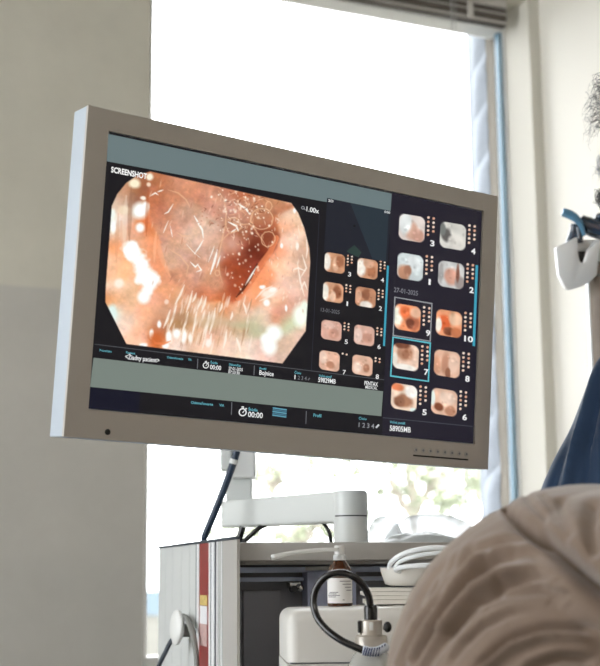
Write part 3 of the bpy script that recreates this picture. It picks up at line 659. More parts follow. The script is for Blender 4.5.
for a in TH2:
    thumb(a[0]+.4, a[1], 20.5, 19.5, *a[4:6], False, a[6], a[7]); cx, cy = a[0], a[1]
    texts.append((a[6], cx+13.5, cy+13.2, cx+16.6, 4.4, (236, 236, 236)))

CY, WT2, GR = (110, 190, 205), (240, 242, 242), (150, 152, 158)
texts += [('SCREENSHOT', 110.6, 172.2, 146.5, 5.6, (248, 248, 246)), ('1.00x', 306, 211.2, 318.5, 4.8, WT2),
 ('Pracovisko', 99, 351.2, 111, 2.2, CY), ('Pacient', 125.5, 353.5, 134.5, 2.2, CY), ('<Žiadny pacient>', 124.6, 358.8, 158.6, 4.6, WT2),
 ('Odstraňovanie', 166.5, 358.2, 182.5, 2.2, CY), ('VIA', 187.5, 360.4, 191, 2.2, CY), ('Štúdia', 210, 363.4, 217, 2.2, CY), ('00:00', 209.4, 369, 220.4, 4.4, WT2),
 ('Dátum/čas', 228.5, 365.4, 240, 2.2, CY), ('27-01-2025', 228, 369.6, 242, 3, WT2), ('07:53:30', 227.7, 373.2, 239, 3, WT2), ('Profil', 259, 369.4, 265.5, 2.2, CY), ('Bojnice', 258.7, 374.6, 273, 4.6, WT2),
 ('Číslo', 294, 373.6, 300.5, 2.2, CY), ('1', 293.8, 379, 295.8, 4.2, WT2), ('2 3 4', 297.2, 379.4, 306, 3.8, (120, 122, 128)), ('Voľná pamäť', 318.3, 376.6, 331, 2.2, CY), ('59829MB', 317.6, 381.8, 335, 4.6, WT2),
 ('PENTAX', 363.8, 385, 377.2, 4.2, WT2), ('MEDICAL', 364.8, 388.4, 376.6, 2.8, WT2),
 ('Odstraňovanie', 190.4, 403.6, 212.2, 2.6, CY), ('VIA', 218.8, 406.2, 223.5, 2.4, CY), ('Štúdia', 247.8, 410.6, 257, 2.8, CY), ('00:00', 247.3, 416.8, 262, 5.4, WT2),
 ('Profil', 312.8, 416.6, 320.6, 3.2, CY), ('Číslo', 358.2, 419.4, 366, 2.2, CY), ('1 2 3 4', 358, 427, 373.5, 4.6, (150, 152, 158)), ('Voľná pamäť', 389.2, 423, 404.5, 2.4, CY), ('58905MB', 389, 430.6, 410, 5.4, WT2),
 ('27-01-2025', 393.4, 291.8, 417.4, 4.6, (124, 124, 132)), ('13-01-2025', 320.3, 311.4, 339, 3.8, (110, 110, 116)), ('2D', 327.8, 201.6, 333, 2.4, WT2), ('0:00', 384, 212.8, 389.6, 2.2, WT2)]
# hatched date block, stopwatches, lens, pencils
for k in range(5): layout.append((quad(272.4-k*.12, 407.2+k*1.8, 286.4-k*.12, 409.2+k*1.8, 286.3-k*.12, 410.5+k*1.8, 272.3-k*.12, 408.5+k*1.8), (98, 160, 182) if k % 2 == 0 else (70, 120, 142), L2))
def watch(x, y, r):
    for k in range(20):
        a0, a1 = 2*PI*k/20, 2*PI*(k+1)/20; layout.append((quad(x+r*math.cos(a0), y+r*math.sin(a0), x+r*math.cos(a1), y+r*math.sin(a1), x+.72*r*math.cos(a1), y+.72*r*math.sin(a1), x+.72*r*math.cos(a0), y+.72*r*math.sin(a0)), WT2, L2))
    layout.append((quad(x-.25*r, y-1.45*r, x+.35*r, y-1.4*r, x+.3*r, y-1.1*r, x-.3*r, y-1.15*r), WT2, L2)); layout.append((quad(x+.8*r, y-1.1*r, x+1.1*r, y-.8*r, x+.9*r, y-.65*r, x+.6*r, y-.9*r), WT2, L2))
    layout.append((quad(x-.1*r, y+.12*r, x+.38*r, y-.5*r, x+.5*r, y-.4*r, x+.1*r, y+.2*r), WT2, L2))
watch(205.4, 365.4, 3.1); watch(242.2, 412.2, 4.1)
for k in range(14):
    a0, a1 = 2*PI*k/14, 2*PI*(k+1)/14; x, y, r = 302.6, 207.8, 1.7; layout.append((quad(x+r*math.cos(a0), y+r*math.sin(a0), x+r*math.cos(a1), y+r*math.sin(a1), x+.6*r*math.cos(a1), y+.6*r*math.sin(a1), x+.6*r*math.cos(a0), y+.6*r*math.sin(a0)), GR, L2))
layout.append((quad(303.6, 208.9, 304.2, 208.3, 305.6, 210, 305, 210.5), GR, L2))
layout.append((quad(374.8, 427.2, 377.8, 424, 379.2, 425.2, 376.2, 428.4), (200, 202, 206), L2)); layout.append((quad(307, 379.8, 308.8, 377.6, 309.8, 378.4, 308, 380.6), (100, 102, 108), L2))
polys('screen_layout', layout, screen)
def lettering():
    dg = bpy.context.evaluated_depsgraph_get(); co, fs, cs = [], [], []
    for txt, x0, y0, x1, h, c in texts:
        cu = bpy.data.curves.new('t', 'FONT'); cu.body = txt; cu.resolution_u = 3
        cu.offset = (.03 if h >= 5.5 else .016) if h >= 4 else .012
        ob = bpy.data.objects.new('t', cu); COL.objects.link(ob); dg.update(); m = bpy.data.meshes.new_from_object(ob.evaluated_get(dg))
        a = coords(m)[:, :2]; bpy.data.objects.remove(ob); bpy.data.curves.remove(cu)
        if len(a) == 0: continue
        cap = .70; s_0, t_0 = st(x0, y0); t_1 = st(x0, y0-h)[1]; s_1 = st(x0+(x1-x0)*(.5 if txt == '1' else 1), y0+(x1-x0)*.17)[0]
        w = a[:, 0].max()-a[:, 0].min(); X = s_0+(a[:, 0]-a[:, 0].min())/max(w, 1e-6)*(s_1-s_0); Y = t_0-a[:, 1]/cap*(t_0-t_1)
        colored('caption', [scr(x, y, L3) for x, y in zip(X, Y)], [list(p.vertices) for p in m.polygons], np.array([lin3(c)]*len(a)), screen)
        bpy.data.meshes.remove(m)
lettering()
# controls on the frame
def bez(px, py, l): return sp(px, py, l)
for i in range(8):
    t = i/7; q = bez(414+50.4*t, 449.8+4.4*t, 0)
    o = MB().lathe(q, [(.0038, -.001), (.0038, .0006), (.003, .0009)], 20, -MN).build('control_button', M['cart_grey'], mon); o['label'] = 'small round button on the lower right frame'
    MB().lathe(q, [(.0016, .0005), (.0016, .0013)], 12, -MN).build('button_symbol', M['cart_dark'], o)
a, b = bez(411.4, 454.6, 0), bez(466.2, 459.0, 0); d = b-a; mb = MB().box(a-MN*.0006, d, MV*.0022, MN*.0016); mb.build('button_bar', M['black'], mon)
MB().lathe(bez(106, 432, 0), [(.0036, -.001), (.0036, .0008), (.0028, .0011)], 20, -MN).build('light_sensor', M['black'], mon)

# ================================================================== EQUIPMENT CART
CZ = 1.86
Kc = W(237, 537, CZ); ctop = Kc.z
CA = math.radians(-9.0)
ax = Vector((math.cos(CA), math.sin(CA), 0)); ay = Vector((-math.sin(CA), math.cos(CA), 0)); az = Vector((0, 0, 1))
CW, CD = .42, .62
def cc(a, b, z): return Vector((Kc.x, Kc.y, 0))+ax*a+ay*b+az*z       # along front, back, height
def side_b(px, py=605): return (hit(px, py, Kc, ax)-Vector((Kc.x, Kc.y, 0))).dot(ay)
cart = thing('equipment_cart', cc(CW/2, CD/2, 0), 'grey equipment cart with a red stripe down its side, under the monitor arm', 'cart')
bb = lambda px: side_b(px)
B = [bb(p) for p in (237, 216, 214.8, 211.8, 210.8, 209.2, 199.4, 197, 195.6, 158.6)]
CD = B[9]
zb0 = .12
def side(name, b0_, b1_, m, out=0, th=.004, za=zb0, zb_=None, par=None, bev=0):
    zt = ctop-.003 if zb_ is None else zb_
    o = MB().box(cc(-out, b0_, za), ax*(th+out), ay*(b1_-b0_), az*(zt-za), bev).build(name, m, par or cart); return o
post = side('corner_post', B[0], B[1], M['cart_grey'])
for px in (217.6, 219.6, 221.8):
    b_ = bb(px); side('post_groove', b_-.004, b_+.002, M['white_line'] if px != 219.6 else M['cart'], .0012, .002, par=post)
side('trim_strip', B[1], B[2], M['line_dark']); side('trim_strip', B[2], B[3], M['white_line'], .001); side('trim_strip', B[3], B[4], M['line_dark']); side('trim_strip', B[4], B[5], M['white_line'], .001)
rs = side('red_stripe', B[5], B[6], M['red'])
side('trim_strip', B[6], B[7], M['white_line'], .001); side('trim_strip', B[7], B[8], M['line_dark'])
sidep = side('side_panel', B[8], B[9], M['cart'])
for px in (165, 172, 181, 189): b_ = bb(px); side('panel_rib', b_-.004, b_+.004, M['cart'], .0003, .002, par=sidep)
def sz(px, py): return hit(px, py, Kc, ax).z
side('date_sticker', bb(200.6), bb(207.6), M['stick_y'], .001, .001, sz(204, 605.5), sz(204, 595), rs)
side('paper_sticker', bb(200.6), bb(207.4), M['stick_w'], .001, .001, sz(204, 624), sz(204, 606), rs)
side('faded_sticker', bb(200.6), bb(207.4), M['stick_p'], .001, .001, sz(204, 646), sz(204, 624.2), rs)
MB().box(cc(-.003, -.002, ctop-.003), ax*.008, ay*(CD+.004), az*.004, .001).build('side_cap', M['line_dark'], cart)
btop = W(320, 542, CZ+.03).z; bbot = W(320, 560.5, CZ+.03).z
shade_auto(MB().box(cc(.004, .012, bbot), ax*(CW-.024), ay*.03, az*(btop-bbot), .002).build('front_beam', M['cart_grey'], cart))
MB().box(cc(.02, .04, btop-.03), ax*(CW-.04), ay*(CD-.045), az*.026, .001).build('top_panel', M['cart_grey'], cart)
MB().box(cc(CW-.02, 0, zb0), ax*.02, ay*CD, az*(ctop-zb0), .002).build('side_panel', M['cart'], cart)
backp = MB().box(cc(.02, CD-.02, zb0), ax*(CW-.04), ay*.02, az*(btop-.03-zb0)).build('back_panel', M['cart_dark'], cart)
# shallow inner wall carrying the rails that show behind the bottle
IN = .10
inner = MB().box(cc(.022, IN, .80), ax*(CW-.044), ay*.012, az*(bbot-.80+.018)).build('inner_panel', M['cart_dark'], cart)
def ip(px, py, b=IN): return hit(px, py, cc(0, b, 0), ay)
def inrect(name, x0, y0_, x1, y1_, m, th, par=inner, bev=.001):
    a, b = ip(x0, y1_, IN-th), ip(x1, y0_, IN-th); a0 = (a-cc(0, 0, 0)).dot(ax); b0_ = (b-cc(0, 0, 0)).dot(ax)
    return MB().box(cc(a0, IN-th, a.z), ax*(b0_-a0), ay*(th-.0005), az*(b.z-a.z), bev).build(name, m, par)
inrect('equipment_rail', 240, 565, 560, 573, M['cart_blue'], .016); inrect('equipment_rail', 240, 574.5, 560, 582, M['cart_blue'], .012)
inrect('access_plate', 243.5, 590, 281, 700, M['cart_dark'], .006)
inrect('module_box', 308, 571.5, 356, 640, M['slate'], .03); inrect('rail_highlight', 306, 566.5, 330, 570.5, M['white_line'], .02)  # the small white bar is a painted light reflection
cl = inrect('clamp', 290, 582, 301, 588, M['chrome'], .02)
MB().ball(ip(300, 588, IN-.022), .006, 16).build('clamp_screw', M['chrome'], cl, True)
MB().lathe(ip(292.5, 589, IN-.026), [(.005, 0), (.005, .01)], 16, -ay).build('clamp_knob', M['rubber'], cl)
# shelf with pull-out front, carries the white device and the water bottle
SZ = .775
MB().box(cc(.02, -.33, SZ-.025), ax*(CW-.04), ay*(CD+.30), az*.025, .003).build('pull_out_shelf', M['cart_grey'], cart)
MB().box(cc(0, 0, zb0), ax*CW, ay*CD, az*.04, .004).build('base_plate', M['cart_grey'], cart)
for a in (.05, CW-.05):
    for b in (.05, CD-.05):
        c = MB().lathe(cc(a-.015, b, .045), [(.045, 0), (.045, .03)], 24, ax).build('caster', M['rubber'], cart)
        MB().box(cc(a-.02, b-.015, .07), ax*.04, ay*.03, az*.055).build('caster_fork', M['chrome'], c)
# side hook with white disc
hk = hit(191, 630, Kc, ax)
stem = MB(); dn = (-ax*.98-ay*.14+az*.05).normalized()
dc = W(176.2, 627.5, (hk-CAM).dot(fw)-.012)
stem.tube([hk+ax*.002, hk-ax*.018, dc-dn*.004], [.011, .010, .008], 16, 4)
hkp = stem.build('side_hook', M['hook'], cart, True)
shade_auto(MB().lathe(dc, [(.004, -.006), (.022, -.006), (.0265, -.003), (.0272, 0), (.0262, .002), (.016, .0055), (.004, .007)], 40, dn).build('hook_disc', M['white_plastic'], hkp), 60)
dz = (hk-CAM).dot(fw)-.006
def hs(px, py, o=.012): return hit(px, py, Kc-ax*o, ax)
mb = MB(); hp = [hs(183.5, 616), hs(188, 620), hs(192, 631), hs(195.5, 648), hs(197, 668), hs(197, 700)]
mb.tube(hp, [.004, .005, .005, .004, .004, .004], 10, 6); mb.build('hook_arm', M['hook'], hkp, True)
# cable hanging from the hook
q = W(171, 638, dz+.0); cb = MB(); cb.tube([W(181, 634, dz+.01), W(172, 640, dz), W(165.5, 652, dz), W(158, 668, dz), W(148, 700, dz), W(146, 790, dz+.05)], .0036, 12, 8)
o = cb.build('cable', M['line_dark'], loc=q, smooth=True); tag(o, 'dark grey cable draped over the white disc hook on the cart side', 'cable')

# ================================================================== MONITOR ARM and cables
ZJ, ZE = 2.0, 2.26
arm = thing('monitor_support', W(351, 541, ZJ), 'white swivel monitor arm mounted on top of the grey cart', 'arm')
j0 = W(351, 541, ZJ); jr = 17.4/F*ZJ
jz0 = btop-.004
jz1 = W(351, 516, ZJ).z; jz2 = W(351, 490.5, ZJ).z
jc = Vector((j0.x, j0.y, 0))
shade_auto(MB().lathe(jc, [(jr*.98, jz0), (jr*.98, jz1-.001)], 40).build('base_column', M['arm'], arm))
shade_auto(MB().lathe(jc, [(jr*.96, jz1-.0015), (jr*.96, jz1+.001)], 40).build('joint_ring', M['black'], arm))
shade_auto(MB().lathe(jc, [(jr*.99, jz1+.0008), (jr, jz1+.004), (jr, jz2-.005), (jr*.97, jz2-.0015), (jr*.9, jz2)], 40).build('joint_housing', M['arm'], arm))
e0 = W(237, 515, ZE); ec = Vector((e0.x, e0.y, 0)); er = 17/F*ZE
ez0, ez1 = W(230, 527.5, ZE).z, W(230, 501, ZE).z
jz3 = W(335, 522.5, ZJ).z; jz4 = W(338, 491, ZJ).z
dirv = (jc-ec).normalized(); nv = Vector((-dirv.y, dirv.x, 0))
mb = MB(); N = 14; bm = bmesh.new(); ringsA = []
for k in range(N+1):                                    # rounded outer end, square at the joint
    t = PI/2+PI*k/N; ringsA.append(ec+dirv*er*math.cos(t)+nv*er*math.sin(t)*.9)
foot = ringsA+[jc+dirv*jr*.3-nv*jr*.92, jc+dirv*jr*.3+nv*jr*.92]
def lz(p, a, b): tt_ = max(0, min(1, (p-ec).dot(dirv)/(jc-ec).length)); return a+(b-a)*tt_
vb = [bm.verts.new((p.x, p.y, lz(p, ez0, jz3))) for p in foot]; vt = [bm.verts.new((p.x, p.y, lz(p, ez1, jz4))) for p in foot]
bm.faces.new(vt); bm.faces.new(vb[::-1])
for k in range(len(foot)): n2 = (k+1) % len(foot); bm.faces.new((vb[k], vb[n2], vt[n2], vt[k]))
bmesh.ops.recalc_face_normals(bm, faces=bm.faces)
bmesh.ops.bevel(bm, geom=[e for e in bm.edges if abs(e.verts[0].co.z-e.verts[1].co.z) < .02], offset=.004, segments=3, affect='EDGES', profile=.5)
me = bpy.data.meshes.new('a'); bm.to_mesh(me); bm.free(); shade_auto(link('lower_arm', me, M['arm'], arm), 40)
c1 = W(239.5, 500, ZE); w1, w2 = 26/F*ZE, 31/F*ZE; rot = math.atan2(dirv.y, dirv.x)
zA, zB, zC = W(241, 503, ZE).z, W(241, 479, ZE).z, W(243, 420, ZE).z
MB().bx((c1.x, c1.y, (zA+zB)/2), (w1, w1, zB-zA), .003, -TH).build('lower_bracket', M['arm'], arm)
cu_ = W(243, 460, ZE)
MB().bx((cu_.x, cu_.y, (zB+zC)/2), (w2*.82, w2, zC-zB), .003, -TH).build('upper_bracket', M['white_plastic'], arm)
cs_ = W(226.5, 460, ZE-.01)
MB().bx((cs_.x, cs_.y, (zB+.012+zC)/2), (.018, .05, zC-zB-.012), .003, -TH).build('bracket_cover', M['arm'], arm)
mcen = scr(SW/2, SH/2, -TZ-.042)
lk = Vector((cu_.x, cu_.y, zC-.03))
mb = MB(); mb.tube([lk, lk.lerp(mcen, .5)+Vector((0, .05, .02)), mcen+MN*.02], .022, 16, 6); mb.build('tilt_link', M['arm'], arm, True)
MB().lathe(mcen, [(.05, 0), (.05, .012), (.03, .02)], 28, MN).build('mount_plate', M['arm'], arm)
# cables
def cable(name, pts, r, m, label, **k):
    for q_ in pts: q_.z = max(q_.z, btop+r-.003)
    o = MB().tube(pts, r, 12, 8).build(name, m, loc=pts[0], smooth=True); return tag(o, label, 'cable', k.get('group'))
zq = 2.18
p_ = [W(246, 428, zq-.02), W(238, 448, zq-.02), W(231.5, 468, zq-.02), W(222, 494, zq-.02), W(214, 514, zq-.02), W(206, 533, zq-.02), W(204, 539, zq-.01), W(204, 540, zq+.12)]
for q_ in p_: q_.z = max(q_.z, btop+.002)
navy = thing('cable', p_[5], 'thick dark blue cable running down from the monitor behind the cart side', 'cable')
MB().tube(p_, [.0058]*5+[.0055, .005, .005], 12, 8).build('sheath', M['navy_cable'], navy, True)
MB().tube([W(234.3, 459, zq-.02), W(233.0, 463.5, zq-.02)], .0068, 12, 0).build('cable_tie', M['white_plastic'], navy)
zc = 2.16
cable('cable', [W(243, 527, zc), W(241, 533, zc), W(238.5, 541, zc), W(236, 548, zc)], .0052, M['rubber'], 'short black cable end dropping beneath the left end of the monitor arm')
cable('cable', [W(268, 523, zc), W(258, 529, zc), W(249, 537, zc), W(243, 542, zc), W(238, 550, zc)], .004, M['rubber'], 'black cable curving left under the monitor arm to the cart top')
zc = 2.06
cable('cable', [W(318, 519, zc), W(325, 525, zc), W(329.5, 533, zc), W(331, 543, zc), W(331.5, 548, zc)], .0028, M['rubber'], 'thin black cable bending down just left of the arm joint')

# ================================================================== WHITE DEVICE and what stands on it
TOP = W(340, 606.5, 1.69).z
dv0 = 1.665                                      # front of the device from the viewer
device = thing('medical_device', G(.15, 1.80, SZ), 'white rounded medical device on the cart shelf behind the black cable loop', 'device')
dl = (285-300)/F*dv0
def dvp(x, y, z): return G(x, y, z)
mb = MB(); bm = bmesh.new()
# body as a rounded block whose lid rises gently to the right
xs = [dl, dl+.46]; yaw = math.radians(4)
Rz = Matrix.Rotation(yaw, 3, 'Z'); dorg = G(dl, dv0, 0); dx_ = G(1, 0, 0)*math.cos(yaw)+G(0, 1, 0)*math.sin(yaw); dy_ = -G(1, 0, 0)*math.sin(yaw)+G(0, 1, 0)*math.cos(yaw)
dx_.z = dy_.z = 0
seamz = W(330, 661, dv0).z
def dblock(za, zl, zr, w, d, bev, ins=0):
    b = bmesh.new(); P = []
    for (i, j, k) in ((0,0,0),(1,0,0),(1,1,0),(0,1,0),(0,0,1),(1,0,1),(1,1,1),(0,1,1)):
        z = za if k == 0 else (zl if i == 0 else zr)
        P.append(b.verts.new(dorg+dx_*(ins+(w-2*ins)*i)+dy_*(ins+(d-2*ins)*j)+az*z))
    for f in ((3,2,1,0),(4,5,6,7),(0,1,5,4),(1,2,6,5),(2,3,7,6),(3,0,4,7)): b.faces.new([P[i] for i in f])
    if bev: bmesh.ops.bevel(b, geom=[e for e in b.edges if not all(abs(v.co.z-za) < 1e-4 for v in e.verts)], offset=bev, segments=6, affect='EDGES', profile=.5)
    return b
b = dblock(seamz+.001, TOP-.003, TOP+.004, .32, .19, .014); me = bpy.data.meshes.new('d'); b.to_mesh(me); b.free(); shade_auto(link('lid', me, M['device'], device), 50)
b = dblock(SZ, seamz-.001, seamz-.001, .32, .19, .0); me = bpy.data.meshes.new('d'); b.to_mesh(me); b.free(); link('body', me, M['device'], device)
b = dblock(seamz-.0015, seamz+.0015, seamz+.0015, .32, .19, .0, .004); me = bpy.data.meshes.new('d'); b.to_mesh(me); b.free(); link('seam', me, M['cart_dark'], device)
def lid_z(p):
    t = (p-dorg).dot(dx_)/.32; return TOP-.003+.007*t

zbt = 1.755
bp = W(340, 600, zbt); bp.z = lid_z(bp)
bot = thing('bottle', bp, 'small brown glass bottle with white paper label and sideways nozzle', 'bottle')
br_ = 12.6/F*zbt
zl0, zl1 = W(340, 603, zbt).z, W(340, 578, zbt).z; zs = W(340, 571, zbt).z; zn = W(340, 561, zbt).z; zk = W(340, 555, zbt).z; zcap = W(340, 545, zbt).z
o = MB().lathe((bp.x, bp.y, 0), [(br_*.92, bp.z), (br_, bp.z+.002), (br_, zl1+.001), (br_*.95, zs+.002), (br_*.62, zn+.006), (br_*.5, zn+.002), (br_*.5, zn)][0:4]+[(br_*.8, zs+.006), (br_*.52, zn-.001), (br_*.5, zn+.001)], 36).build('glass_body', M['brown_glass'], bot, True)
tocam = (CAM-bp); tocam.z = 0; tocam.normalize(); a0 = math.atan2(tocam.y, tocam.x)
def lab(u, v): a = a0-1.25+2.5*u; return Vector((bp.x+math.cos(a)*(br_+.0006), bp.y+math.sin(a)*(br_+.0006), zl0+(zl1-zl0)*v))
lb = MB().grid(lab, 24, 2).build('label', M['label_paper'], bot, True)
mb = MB()
for (u0, u1, v) in ((.12, .5, .86), (.1, .42, .74), (.12, .34, .62), (.1, .3, .5), (.55, .85, .42), (.6, .9, .36), (.5, .92, .3), (.62, .9, .24), (.36, .42, .12)):
    def ln(u, w, u0=u0, u1=u1, v=v):
        q = lab(1-(u0+(u1-u0)*u), v+.025*w); c = Vector((bp.x, bp.y, q.z)); return c+(q-c)*1.03
    mb.grid(ln, 6, 2)
mb.build('printed_lines', M['ink'], lb)
shade_auto(MB().lathe((bp.x, bp.y, 0), [(br_*.46, zn), (br_*.5, zn+.001), (br_*.5, zk), (br_*.4, zk+.001)], 28).build('collar', M['clear_plastic'], bot))
shade_auto(MB().lathe((bp.x, bp.y, 0), [(br_*.4, zk), (br_*.4, zcap-.001), (br_*.34, zcap)], 28).build('spray_cap', M['white_plastic'], bot))
zz = zbt-.004
MB().tube([W(339, 549.5, zz), W(320, 550, zz-.005), W(295, 552.5, zz-.012), W(271.5, 557.5, zz-.02)], [.0026, .0026, .0028, .0036], 12, 6).build('nozzle_tube', M['white_plastic'], bot, True)

# flat folded sheets and dish
shz = None
pc0 = W(409, 600, 1.765); z = lid_z(pc0)+.001
labs = ['white folded pad at the bottom of the pile on the white device', 'white folded pad second from the bottom of the pile', 'white folded pad third from the bottom of the pile', 'top white folded pad of the pile under the shallow dish']
for i in range(4):
    th = [.006, .0048, .0052, .0045][i]; off = [0, .004, -.003, .006][i]
    sx, sy = .115, .10
    c = pc0+G(1, 0, 0)*(off); c.z = 0; dxs = G(1, 0, 0); dys = G(0, 1, 0)
    def sheet(u, v, zz0, c=c, sx=sx, sy=sy, i=i):
        p = c+dxs*((u-.5)*sx)+dys*((v-.5)*sy); p.z = zz0+.0004*math.sin(u*5+i)*u; return p
    t = th-.0005
    mb = MB(); bm_ = bmesh.new(); n = 10; lo = [[bm_.verts.new(sheet(a/n, b_/n, z)) for a in range(n+1)] for b_ in range(n+1)]; hi = [[bm_.verts.new(sheet(a/n, b_/n, z+t)) for a in range(n+1)] for b_ in range(n+1)]
    for b_ in range(n):
        for a in range(n): bm_.faces.new((lo[b_][a], lo[b_+1][a], lo[b_+1][a+1], lo[b_][a+1])); bm_.faces.new((hi[b_][a], hi[b_][a+1], hi[b_+1][a+1], hi[b_+1][a]))
    for a in range(n):
        bm_.faces.new((lo[0][a], lo[0][a+1], hi[0][a+1], hi[0][a])); bm_.faces.new((lo[n][a+1], lo[n][a], hi[n][a], hi[n][a+1])); bm_.faces.new((lo[a+1][0], lo[a][0], hi[a][0], hi[a+1][0])); bm_.faces.new((lo[a][n], lo[a+1][n], hi[a+1][n], hi[a][n]))
    bmesh.ops.recalc_face_normals(bm_, faces=bm_.faces)
    me = bpy.data.meshes.new('s'); bm_.to_mesh(me); bm_.free(); cl_ = c.copy(); cl_.z = z
    tag(link('folded_pad', me, M['paper'], loc=cl_), labs[i], 'pad', 'folded pads on the white device'); z += th
bw = W(414, 585, 1.765); bw.z = z+.002; bh = .022
bowl_r = 34/F*1.745
o = MB().lathe(bw, [(bowl_r*.7, 0), (bowl_r*.86, .002), (bowl_r*.95, bh*.6), (bowl_r, bh), (bowl_r*1.02, bh+.001), (bowl_r*.96, bh+.001), (bowl_r*.9, bh*.5), (bowl_r*.6, .004), (.0, .004)], 48).build('dish', M['bowl'], loc=bw, smooth=True)
tag(o, 'shallow white dish standing on the folded pads', 'dish')
cz = bw.z+bh
tb = thing('tubing_coil', (bw.x, bw.y, cz), 'loops of white plastic tubing resting on the shallow dish', 'tubing')
def loop(cx, cy, rx, ry, tilt, r, zt):
    pts = []
    for k in range(25):
        t = 2*PI*k/24; pts.append(W(cx+rx*math.cos(t)-tilt*ry*math.sin(t), cy+ry*math.sin(t), zt+.03*math.sin(t)))
    mb = MB(); mb.tube(pts, r, 10, 3); return mb
loop(432, 565, 42, 17, .35, .0034, 1.74).build('tube_loop', M['tubing'], tb, True)
loop(438, 566, 42, 13, .5, .0028, 1.73).build('tube_loop', M['tubing'], tb, True)
loop(436, 569.5, 40, 4, .1, .0032, 1.72).build('tube_loop', M['tubing'], tb, True)

# ================================================================== WATER BOTTLE, its connector and the looped cable
zw = 1.575; wb = W(371.5, 660, zw); wb.z = SZ
jarT = thing('water_jar', wb, 'clear glass water jar with a pale metal cap and black hose sleeve', 'jar')
def wz(y): return W(371.5, y, zw).z
pxm = zw/F
shade_auto(MB().lathe((wb.x, wb.y, 0), [(.030, SZ), (.034, SZ+.004), (.034, wz(672)), (22*pxm, wz(663)), (18*pxm, wz(655)), (15*pxm, wz(651))], 40).build('glass_body', M['jar'], jarT), 50)
shade_auto(MB().lathe((wb.x, wb.y, 0), [(16.2*pxm, wz(651.5)), (16.2*pxm, wz(636.5)), (15*pxm, wz(635))], 40).build('lower_cap', M['nickel'], jarT))
uc = MB().lathe((wb.x, wb.y, 0), [(11.5*pxm, wz(635.5)), (11.5*pxm, wz(621)), (10.6*pxm, wz(620))], 36).build('upper_cap', M['nickel'], jarT); shade_auto(uc)
MB().box(W(369.5, 630.5, zw-12.3*pxm), G(1, 0, 0)*4*pxm, G(0, 1, 0)*.003, az*8*pxm, .0006).build('index_tab', M['white_plastic'], uc)
MB().box(W(358, 633, zw-.004), G(1, 0, 0)*3*pxm, G(0, 1, 0)*.008, az*12*pxm, .001).build('side_clip', M['black'], uc)
kn = W(387.5, 627, zw-.004)
o = MB().ball(kn, (.0048, .0048, .0062), 18).build('side_knob', M['black'], uc, True)
MB().lathe(W(383, 627.5, zw-.004), [(.0028, 0), (.0028, .006)], 14, G(1, 0, 0)).build('knob_stem', M['chrome'], o)
shade_auto(MB().lathe((wb.x, wb.y, 0), [(6.8*pxm, wz(620.5)), (6.9*pxm, wz(608)), (6*pxm, wz(605.5)), (4*pxm, wz(604.5))], 28).build('hose_sleeve', M['rubber'], jarT))
lp = [(370.5, 606, 0), (368.5, 596, 0), (362, 584, 0), (352, 576, .0), (340, 573, .004), (327, 576, .008), (317.5, 586, .01), (313.5, 600, .008), (316.5, 616, .0), (326, 629, -.012), (340, 639.5, -.024), (354, 646.5, -.03), (364, 650.5, -.032)]
lo = thing('hose', W(340, 573, zw), 'black hose bent in a round loop above the water jar', 'hose')
MB().tube([W(x, y, zw+d) for x, y, d in lp], 3.6*pxm, 16, 8).build('hose_tube', M['rubber'], lo, True)
br1 = [W(x, y, zw+d) for x, y, d in ((363, 650, -.032), (370, 651.5, -.033), (378, 651, -.03), (386, 647, -.02))]
bd = MB().tube(br1, 4.4*pxm, 16, 6).build('braided_end', M['braid_w'], lo, True)
mb = MB()
for k in range(9):
    t = k/9*3; i = min(2, int(t)); p = br1[i].lerp(br1[i+1], t-i); t2 = (br1[i+1]-br1[i]).normalized(); s = up*(4.0*pxm)
    mb.tube([p-s-fw*.0040, p-fw*.0054+t2*.0008, p+s+t2*.0025-fw*.0038], .0008, 6, 3)
mb.build('braid_marks', M['braid_b'], bd)

# ================================================================== PLASTIC BAGS on the cart top
def crumple(name, px0, px1, pyt, zd, dep, m, label, seed, top=1.0, pt=2.0, cr=.06):
    a, b_ = W(px0, 541, zd), W(px1, 541, zd); zt = W((px0+px1)/2, pyt, zd).z; h = zt-btop+.004; base = btop-.0035
    n = 34; c = (a+b_)/2; c.z = base; wx = (b_-a); wx.z = 0; bm = bmesh.new(); V = []
    for j in range(n+1):
        rr = []
        for i in range(n+1):
            u, v = i/n*2-1, j/n*2-1; e = max(0, 1-abs(u)**pt)*max(0, 1-abs(v)**pt)
            p = c+wx*(u/2)+G(0, 1, 0)*(v*dep/2); nz = noise.fractal(Vector((u*2.2+seed, v*2.2, seed)), .6, 2.2, 4)+.35*abs(noise.noise(Vector((u*5, v*4, seed*2))))
            p.z = base+max(.0005, h*(e**.55)*(top+cr*nz)); p += wx*(.015*noise.noise(Vector((u*4, v*4, seed+5)))); rr.append(bm.verts.new(p))
        V.append(rr)
    for j in range(n):
        for i in range(n): bm.faces.new((V[j][i], V[j][i+1], V[j+1][i+1], V[j+1][i]))
    me = bpy.data.meshes.new('b'); bm.to_mesh(me); bm.free(); o = link(name, me, m, loc=c, smooth=True); return tag(o, label, 'bag', None)
crumple('plastic_bag', 366, 402, 515, 2.14, .12, M['bag'], 'small clear plastic bag standing right behind the arm joint', 2.3, .92, 3)
crumple('plastic_bag', 385, 478, 512, 2.32, .2, M['bag'], 'large white plastic bag lying along the cart top under the monitor', 7.7, .92, 3)
o = crumple('wrapper', 379, 462, 531, 2.03, .1, M['wrapper'], 'grey translucent wrapper crumpled at the front edge of the cart top', 4.1, .8, 2.5, .2)

